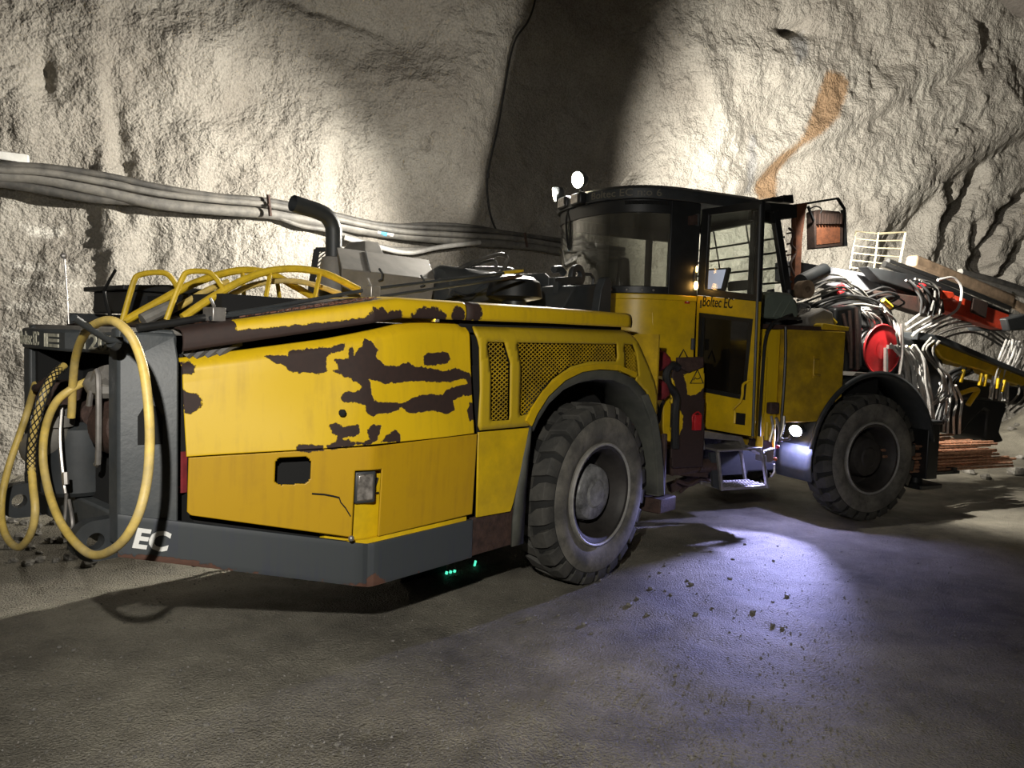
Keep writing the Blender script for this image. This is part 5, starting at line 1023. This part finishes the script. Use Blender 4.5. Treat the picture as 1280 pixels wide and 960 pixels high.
# ------------------------------------------------------------------ loose things: cans, bolts, cables, pipes on the wall
o = empty('jerrycan', F(-1.16,.22,1.84)); tag(o, 'grey-green plastic jerrycan with black caps standing on the front cabinet beside the open cab door', 'jerrycan')
J = [F.at(x, y, v=.12) for x, y in ((946,397),(948,384),(957,370),(966,364),(990,366),(998,380),(1000,393),(996,401))]
b = MB(); b.prism([F(*a) for a in J], [F(a[0], .36, a[2]) for a in J]); b.build('can', M['jerry'], o, bevel=.03, seg=3)
b = MB(); c = F.w(964, 366, v=.24); b.lathe([(-.03,.032),(.03,.032),(.03,.001)], c, Vector((0,0,1))-F.U*.3, 16); b.build('cap', M['blacklet'], o); b = MB(); c = F.w(986, 366, v=.24); b.lathe([(-.03,.045),(.025,.045),(.025,.001)], c, (0,0,1), 16); b.tube([c, c+Vector((0,0,-.02))-F.U*.05, c-F.U*.03-Vector((0,0,.10))-F.V*.11], .02, 8); b.build('pour_spout', M['blacklet'], o)
b = MB()
for x in (972, 982): b.tube([F.w(x+6, 376, v=.118), F.w(x-6, 397, v=.118)], .008, 6)
b.build('can_rib', M['jerry'], o)
b = MB(); b.box(F, -1.47, -.46, .06, .5, 1.795, 1.835); part(b, 'cabinet_top', M['rust'], bevel=.006)
# rock bolts: coppery rods on the tray in front of the wheel
proto = None; rnd = random.Random(3); n = 0
def bolt(u0, u1, v, z, rz, ry):
    global proto
    if proto is None:
        b = MB(); L = 1.6; b.tube([Vector((0,0,0)), Vector((L,0,0))], .0135, 8)
        for k in range(16): b.tube([Vector((.08*k+.05,0,0)), Vector((.08*k+.065,0,0))], .0155, 8)
        proto = b.build('rock_bolt', M['copper'], None); proto.location = (0,0,0)
        o = proto
    else: o = proto.copy(); COL.objects.link(o)
    L = 1.6; c = F((u0+u1)/2, v, z); o.rotation_euler = (rnd.uniform(0,3), ry, F.t+rz); o.location = c
    tag(o, 'coppery steel rock bolt lying in the pile that sticks out ahead of the front wheel', 'rock bolt', 'rock bolts piled on the front tray'); return o
for layer, (z, nn, v0, uend) in enumerate(((.445,11,.10,2.28),(.475,11,.11,2.25),(.505,10,.10,2.12),(.535,11,.11,2.02),(.565,10,.10,1.98),(.595,11,.11,1.95),(.625,10,.10,1.96),(.655,11,.11,1.98),(.685,10,.10,2.02))):
    for k in range(nn): ue = uend+rnd.uniform(-.16,.12)-(.0 if layer < 6 else .1*(1-k/nn)); bolt(ue-1.6, ue, v0+.064*k+rnd.uniform(-.012,.012), z, rnd.uniform(-.02,.02), rnd.uniform(-.006,.006))
# yellow trailing-cable loops hung on the tail
def loop(pts, r, label, parts):
    W = [R.w(x, y, u=u) for x, y, u in pts]; b = MB(); b.tube(W, r, 14, smooth=7); o = b.build('power_cable', M['ycable']); tag(o, label, 'cable', 'yellow power cables hung on the tail'); return o
loop([(89,522,-2.99),(90,508,-2.99),(91,480,-3.0),(95,445,-3.02),(106,417,-3.06),(122,404,-3.08),(140,401,-3.08),(157,412,-3.07),(170,432,-3.05),(180,465,-3.04),(186,515,-3.04),(187,560,-3.04),(183,605,-3.05),(171,648,-3.08),(150,680,-3.10),(122,694,-3.10),(100,684,-3.10),(77,655,-3.10),(62,618,-3.09),(54,575,-3.08),(57,535,-3.07),(70,503,-3.05),(90,486,-3.0),(112,475,-2.93)], .0158, 'large dirty yellow cable loop hung over the hook on the rig tail', None)
c2 = loop([(80,457,-2.97),(66,471,-3.03),(53,497,-3.08),(43,535,-3.10),(39,570,-3.10),(41,605,-3.11),(44,640,-3.12),(38,668,-3.12),(24,684,-3.12),(10,674,-3.12),(2,650,-3.11),(3,618,-3.09),(12,580,-3.06),(24,545,-3.02),(35,512,-2.98),(44,480,-2.90)], .0155, 'smaller yellow cable loop at the far left, gripped in a black net', None)
b = MB(); gp_ = catmull([R.w(x, y, u=u) for x, y, u in ((79,458,-2.97),(66,471,-3.03),(53,497,-3.08),(43,535,-3.10),(39,570,-3.10),(40,596,-3.105))], 10)
T = []; acc = 0
for i, p in enumerate(gp_): T.append(p)
for sgn in (1, -1):
    for k in range(6):
        pts = []
        for i in range(len(gp_)-1):
            t = (gp_[i+1]-gp_[i]).normalized(); x = t.cross(R.U).normalized(); y = t.cross(x)
            for h in (0, .5): a = sgn*(i+h)*.36+2*pi*k/6; pts.append(gp_[i].lerp(gp_[i+1], h)+(x*cos(a)+y*sin(a))*  .0185)
        b.tube(pts, .0022, 5)
b.build('cable_grip_net', M['bhose'], c2)
# hoses and pipes on the rock wall
def wall_line(name, pts, r, m, label, cat, off=.14, group=None):
    group = group or ('hoses of the wall bundle' if name in ('wall_hose','wall_pipe') else None)
    b = MB(); b.tube([wall_pt(x, y, off) for x, y in pts], r, 12, smooth=6); return tag(b.build(name, M[m]), label, cat, group)
wall_line('wall_pipe', [(-420,213),(-240,214),(-60,216),(0,219),(50,223),(110,235),(150,244),(200,255),(270,262),(335,267),(400,278),(470,290),(540,298),(600,303),(660,307),(720,317),(780,326)], .062, 'phose', 'thickest dusty grey pipe of the bundle along the rock wall, lowest where it passes left', 'pipe', .20)
wall_line('wall_hose', [(-420,201),(-240,202),(-60,204),(0,206),(60,209),(130,219),(200,234),(270,245),(335,251),(400,264),(470,280),(540,285),(620,290),(712,302),(780,312)], .034, 'hose', 'top dark hose running along the whole bundle on the rock wall', 'hose', .26)
wall_line('wall_hose', [(-420,207),(-240,208),(-60,210),(0,212),(60,216),(130,228),(200,242),(270,250),(335,256),(400,269),(440,278),(500,289),(560,293),(640,298),(712,309),(780,318)], .036, 'phose', 'grey hose second from the top of the wall bundle', 'hose', .28)
wall_line('wall_hose', [(-420,221),(-240,222),(-60,224),(0,228),(60,238),(110,247),(150,250),(200,252),(270,256),(335,261)], .05, 'hose', 'dark sagging hose under the left end of the wall bundle', 'hose', .16)
wall_line('wall_hose', [(330,263),(372,281),(410,288),(450,300),(490,311),(540,310),(580,303),(630,304),(680,309)], .028, 'phose', 'thin grey hose sagging below the wall bundle beside the exhaust', 'hose', .22)
wall_line('wall_hose', [(430,297),(470,308),(510,316),(550,309),(600,303)], .03, 'whose', 'short pale hose hanging lowest above the grey guard box', 'hose', .28)
wall_line('wall_hose', [(500,282),(540,280),(590,283),(640,292),(700,302),(780,314)], .024, 'hose', 'thin dark hose arching over the right part of the wall bundle', 'hose', .20)
b = MB(); b.tube([wall_pt(470,288.5,.20), wall_pt(490,291.5,.20)], .068, 16); tag(b.build('pipe_label', M['white']), 'white and blue label wrapped round the thick wall pipe right of the exhaust', 'label')
b = MB(); b.tube([wall_pt(474,289,.20), wall_pt(482,290.5,.20)], .0695, 16); x_ = b.build('blue_band', M['sticker'])
lab = [o for o in COL.objects if o.name == 'pipe_label'][0]; x_.location = x_.location-lab.location; x_.parent = lab
b = MB(); b.bar(wall_pt(335,243,.36), wall_pt(338,270,.34), .03, .03); b.bar(wall_pt(336,256,.02), wall_pt(336,256,.38), .02, .02); tag(b.build('pipe_hanger', M['rust'], bevel=.004), 'rusty hanger gripping the wall pipes left of the exhaust', 'pipe hanger', 'hangers of the wall bundle')
b = MB(); b.bar(wall_pt(656,291,.36), wall_pt(659,309,.34), .03, .03); b.bar(wall_pt(657,300,.02), wall_pt(657,300,.38), .02, .02); tag(b.build('pipe_hanger', M['rust'], bevel=.004), 'rusty hanger gripping the wall pipes just left of the cab', 'pipe hanger', 'hangers of the wall bundle')
b = MB(); p = wall_pt(14, 197, .22); b.obox(p, Vector((.12,.08,0)), Vector((-.03,.05,0)), Vector((0,0,.04))); o = tag(b.build('tag_plate', M['white'], bevel=.01), 'small white and blue tag on top of the hoses at the left edge', 'tag')
wall_line('wall_cable', [(671,-15),(667,8),(659,28),(645,48),(637,75),(630,115),(622,160),(613,200),(609,225),(610,250),(614,272),(622,292)], .014, 'bhose', 'thin black cable hanging down the rock wall left of the dark hollow', 'cable', .05)
wall_line('wall_anchor', [(610,216),(610,222)], .02, 'bhose', 'small dark knot on the hanging black cable', 'clip', .07)
# loose stones on the near floor and by the wall
proto = None
rnd = random.Random(11)
def stone(x, y, r, label, group):
    global proto
    b = MB(); b.ball((0,0,0), 1, 8); 
    pts = [p*(1+rnd.uniform(-.22,.22)) for p in b.v]; b.v = [Vector((p.x*r*rnd.uniform(.95,1.05), p.y*r*.8, p.z*r*.6)) for p in pts]
    o = b.build('stone', M['pebble'], smooth=False); d = bpy.context.view_layer
    i = int(np.argmin(np.abs(np.unique(FX)-x))); j = int(np.argmin(np.abs(np.unique(FY)-y))); o.location = (x, y, ZF[i, j]-r*.2); o.rotation_euler = (0, 0, rnd.uniform(0, 6)); tag(o, label, 'stone', group)
FX = np.concatenate([np.arange(-16,-7.5,.25), np.arange(-7.5,11.5,.035), np.arange(11.5,18,.25)]); FY = np.concatenate([np.arange(-7,.6,.25), np.arange(.6,14,.035), np.arange(14,19,.3)])
def ground(px, py): d = ray(px, py); k = -CAM.z/d.z; return CAM+d*k
def grit(n):   # loose grit strewn over the floor: uncountable, one object
    g = np.random.default_rng(4); px = g.uniform(-40, 1320, n); py = 640+320*g.random(n)**.8; V = []; Fc = []
    base = np.array([(1,0,0),(-1,0,0),(0,1,0),(0,-1,0),(0,0,1),(0,0,-1)], float); tri_ = [(0,2,4),(2,1,4),(1,3,4),(3,0,4),(2,0,5),(1,2,5),(3,1,5),(0,3,5)]
    for a, c in zip(px, py):
        p = ground(a, c); i = int(np.searchsorted(FX, p.x)); j = int(np.searchsorted(FY, p.y))
        if not (0 < i < len(FX) and 0 < j < len(FY)): continue
        r = .0022+.0055*g.random()**3*(1.6 if g.random() < .15 else 1); q = base*(r*g.uniform(.6,1.3,(6,1)))*np.array([1,1,.7]); t = g.uniform(0,6.3); ct, st = cos(t), sin(t)
        q = np.stack([q[:,0]*ct-q[:,1]*st+p.x, q[:,0]*st+q[:,1]*ct+p.y, q[:,2]+ZF[i,j]+r*.3], 1); o = len(V); V += [tuple(x) for x in q]; Fc += [(o+a_, o+b_, o+c_) for a_, b_, c_ in tri_]
    me = bpy.data.meshes.new('gravel'); me.from_pydata(V, [], Fc); me.materials.append(M['pebble']); o = bpy.data.objects.new('gravel', me); COL.objects.link(o)
    tag(o, 'fine loose gravel strewn over the dirt floor in front of the rig', 'gravel', kind='stuff')
grit(9000)
for k in range(46):
    px, py = rnd.uniform(660,1000), rnd.uniform(655,800); g = ground(px, py); stone(g.x, g.y, rnd.uniform(.010,.022), 'small stone in the lit gravel between the two near wheels', 'stones in the lit gravel')
for k in range(40):
    px, py = rnd.uniform(0,620), rnd.uniform(800,950); g = ground(px, py); stone(g.x, g.y, rnd.uniform(.006,.016), 'small stone on the dry dirt in the lower left', 'stones on the near dirt')
for k in range(44):
    px, py = rnd.uniform(0,140), rnd.uniform(632,712); g = ground(px, py); stone(g.x, g.y, rnd.uniform(.02,.055), 'rough stone in the rubble behind the rig tail', 'stones behind the tail')
for k in range(14):
    px, py = rnd.uniform(1200,1280), rnd.uniform(545,600); g = ground(px, py); stone(g.x, g.y, rnd.uniform(.05,.12), 'dark stone in the muck pile right of the rock bolts', 'stones of the muck pile')

# ------------------------------------------------------------------ light
def spot(name, loc, tgt, watts, ang, blend, col, size=.05):
    l = bpy.data.lights.new(name, 'SPOT'); l.energy = watts; l.spot_size = rad(ang); l.spot_blend = blend; l.color = col; l.shadow_soft_size = size
    o = bpy.data.objects.new(name, l); COL.objects.link(o); o.location = loc; o.rotation_euler = (Vector(tgt)-Vector(loc)).to_track_quat('-Z', 'Y').to_euler(); return o
def lampd(c, d, k=.1): return Vector(c)+Vector(d).normalized()*k
WARM, COLD = (1,.94,.83), (.43,.44,1.)
def dirspot(name, loc, d, *k): return spot(name, loc, Vector(loc)+Vector(d), *k)
AXA = (-.93013, -.29208, .20924)
LAo = lampd(LA, -F.U*.8-F.V*.25-Vector((0,0,.2))); LBo = lampd(LB, -F.U*.8+F.V*.25-Vector((0,0,.2)))
dirspot('rear_work_light', LAo, AXA, 240, 176, .07, WARM, .03)
spot('rear_work_light', LAo, wall_pt(200, 330), 2250, 90, 1, WARM, .03)
spot('rear_work_light', LBo, ground(60, 900), 1300, 44, .5, WARM, .04)
spot('side_work_light', lampd(WL, -F.U*.8-F.V*.35-Vector((0,0,.35)), .06), ground(905, 690), 400, 70, .6, COLD, .03)
spot('side_work_light', lampd(WL, -F.U*.8-F.V*.35-Vector((0,0,.35)), .07), WL-F.U*.5-Vector((0,0,1.2)), 60, 165, .3, COLD, .02)
spot('front_work_light', F(-.2,1.75,3.0), wall_pt(1140, 265), 4000, 130, 1, WARM, .04)
spot('boom_work_light', F(.12,.30,2.86), F(2.1,.72,1.4), 780, 115, .7, WARM, .03)
spot('header_light', F(-.50,.20,3.12), F(.1,.7,1.9), 90, 95, .7, WARM, .03)
spot('front_floor_light', F(.3,1.9,2.6), ground(1300, 610), 500, 60, .3, WARM, .05)
spot('cap_lamp', (-.32,.05,2.26), R.w(520, 640, u=-1.6), 560, 102, 1, (1,.96,.88), .03)
wd = bpy.data.worlds.new('mine'); SC.world = wd; wd.use_nodes = True; wd.node_tree.nodes['Background'].inputs[0].default_value = (.9,.85,.78,1); wd.node_tree.nodes['Background'].inputs[1].default_value = .014
vs = SC.view_settings; vs.view_transform = 'Standard'; vs.look = 'None'; vs.gamma = 1; vs.exposure = 0; vs.use_curve_mapping = False
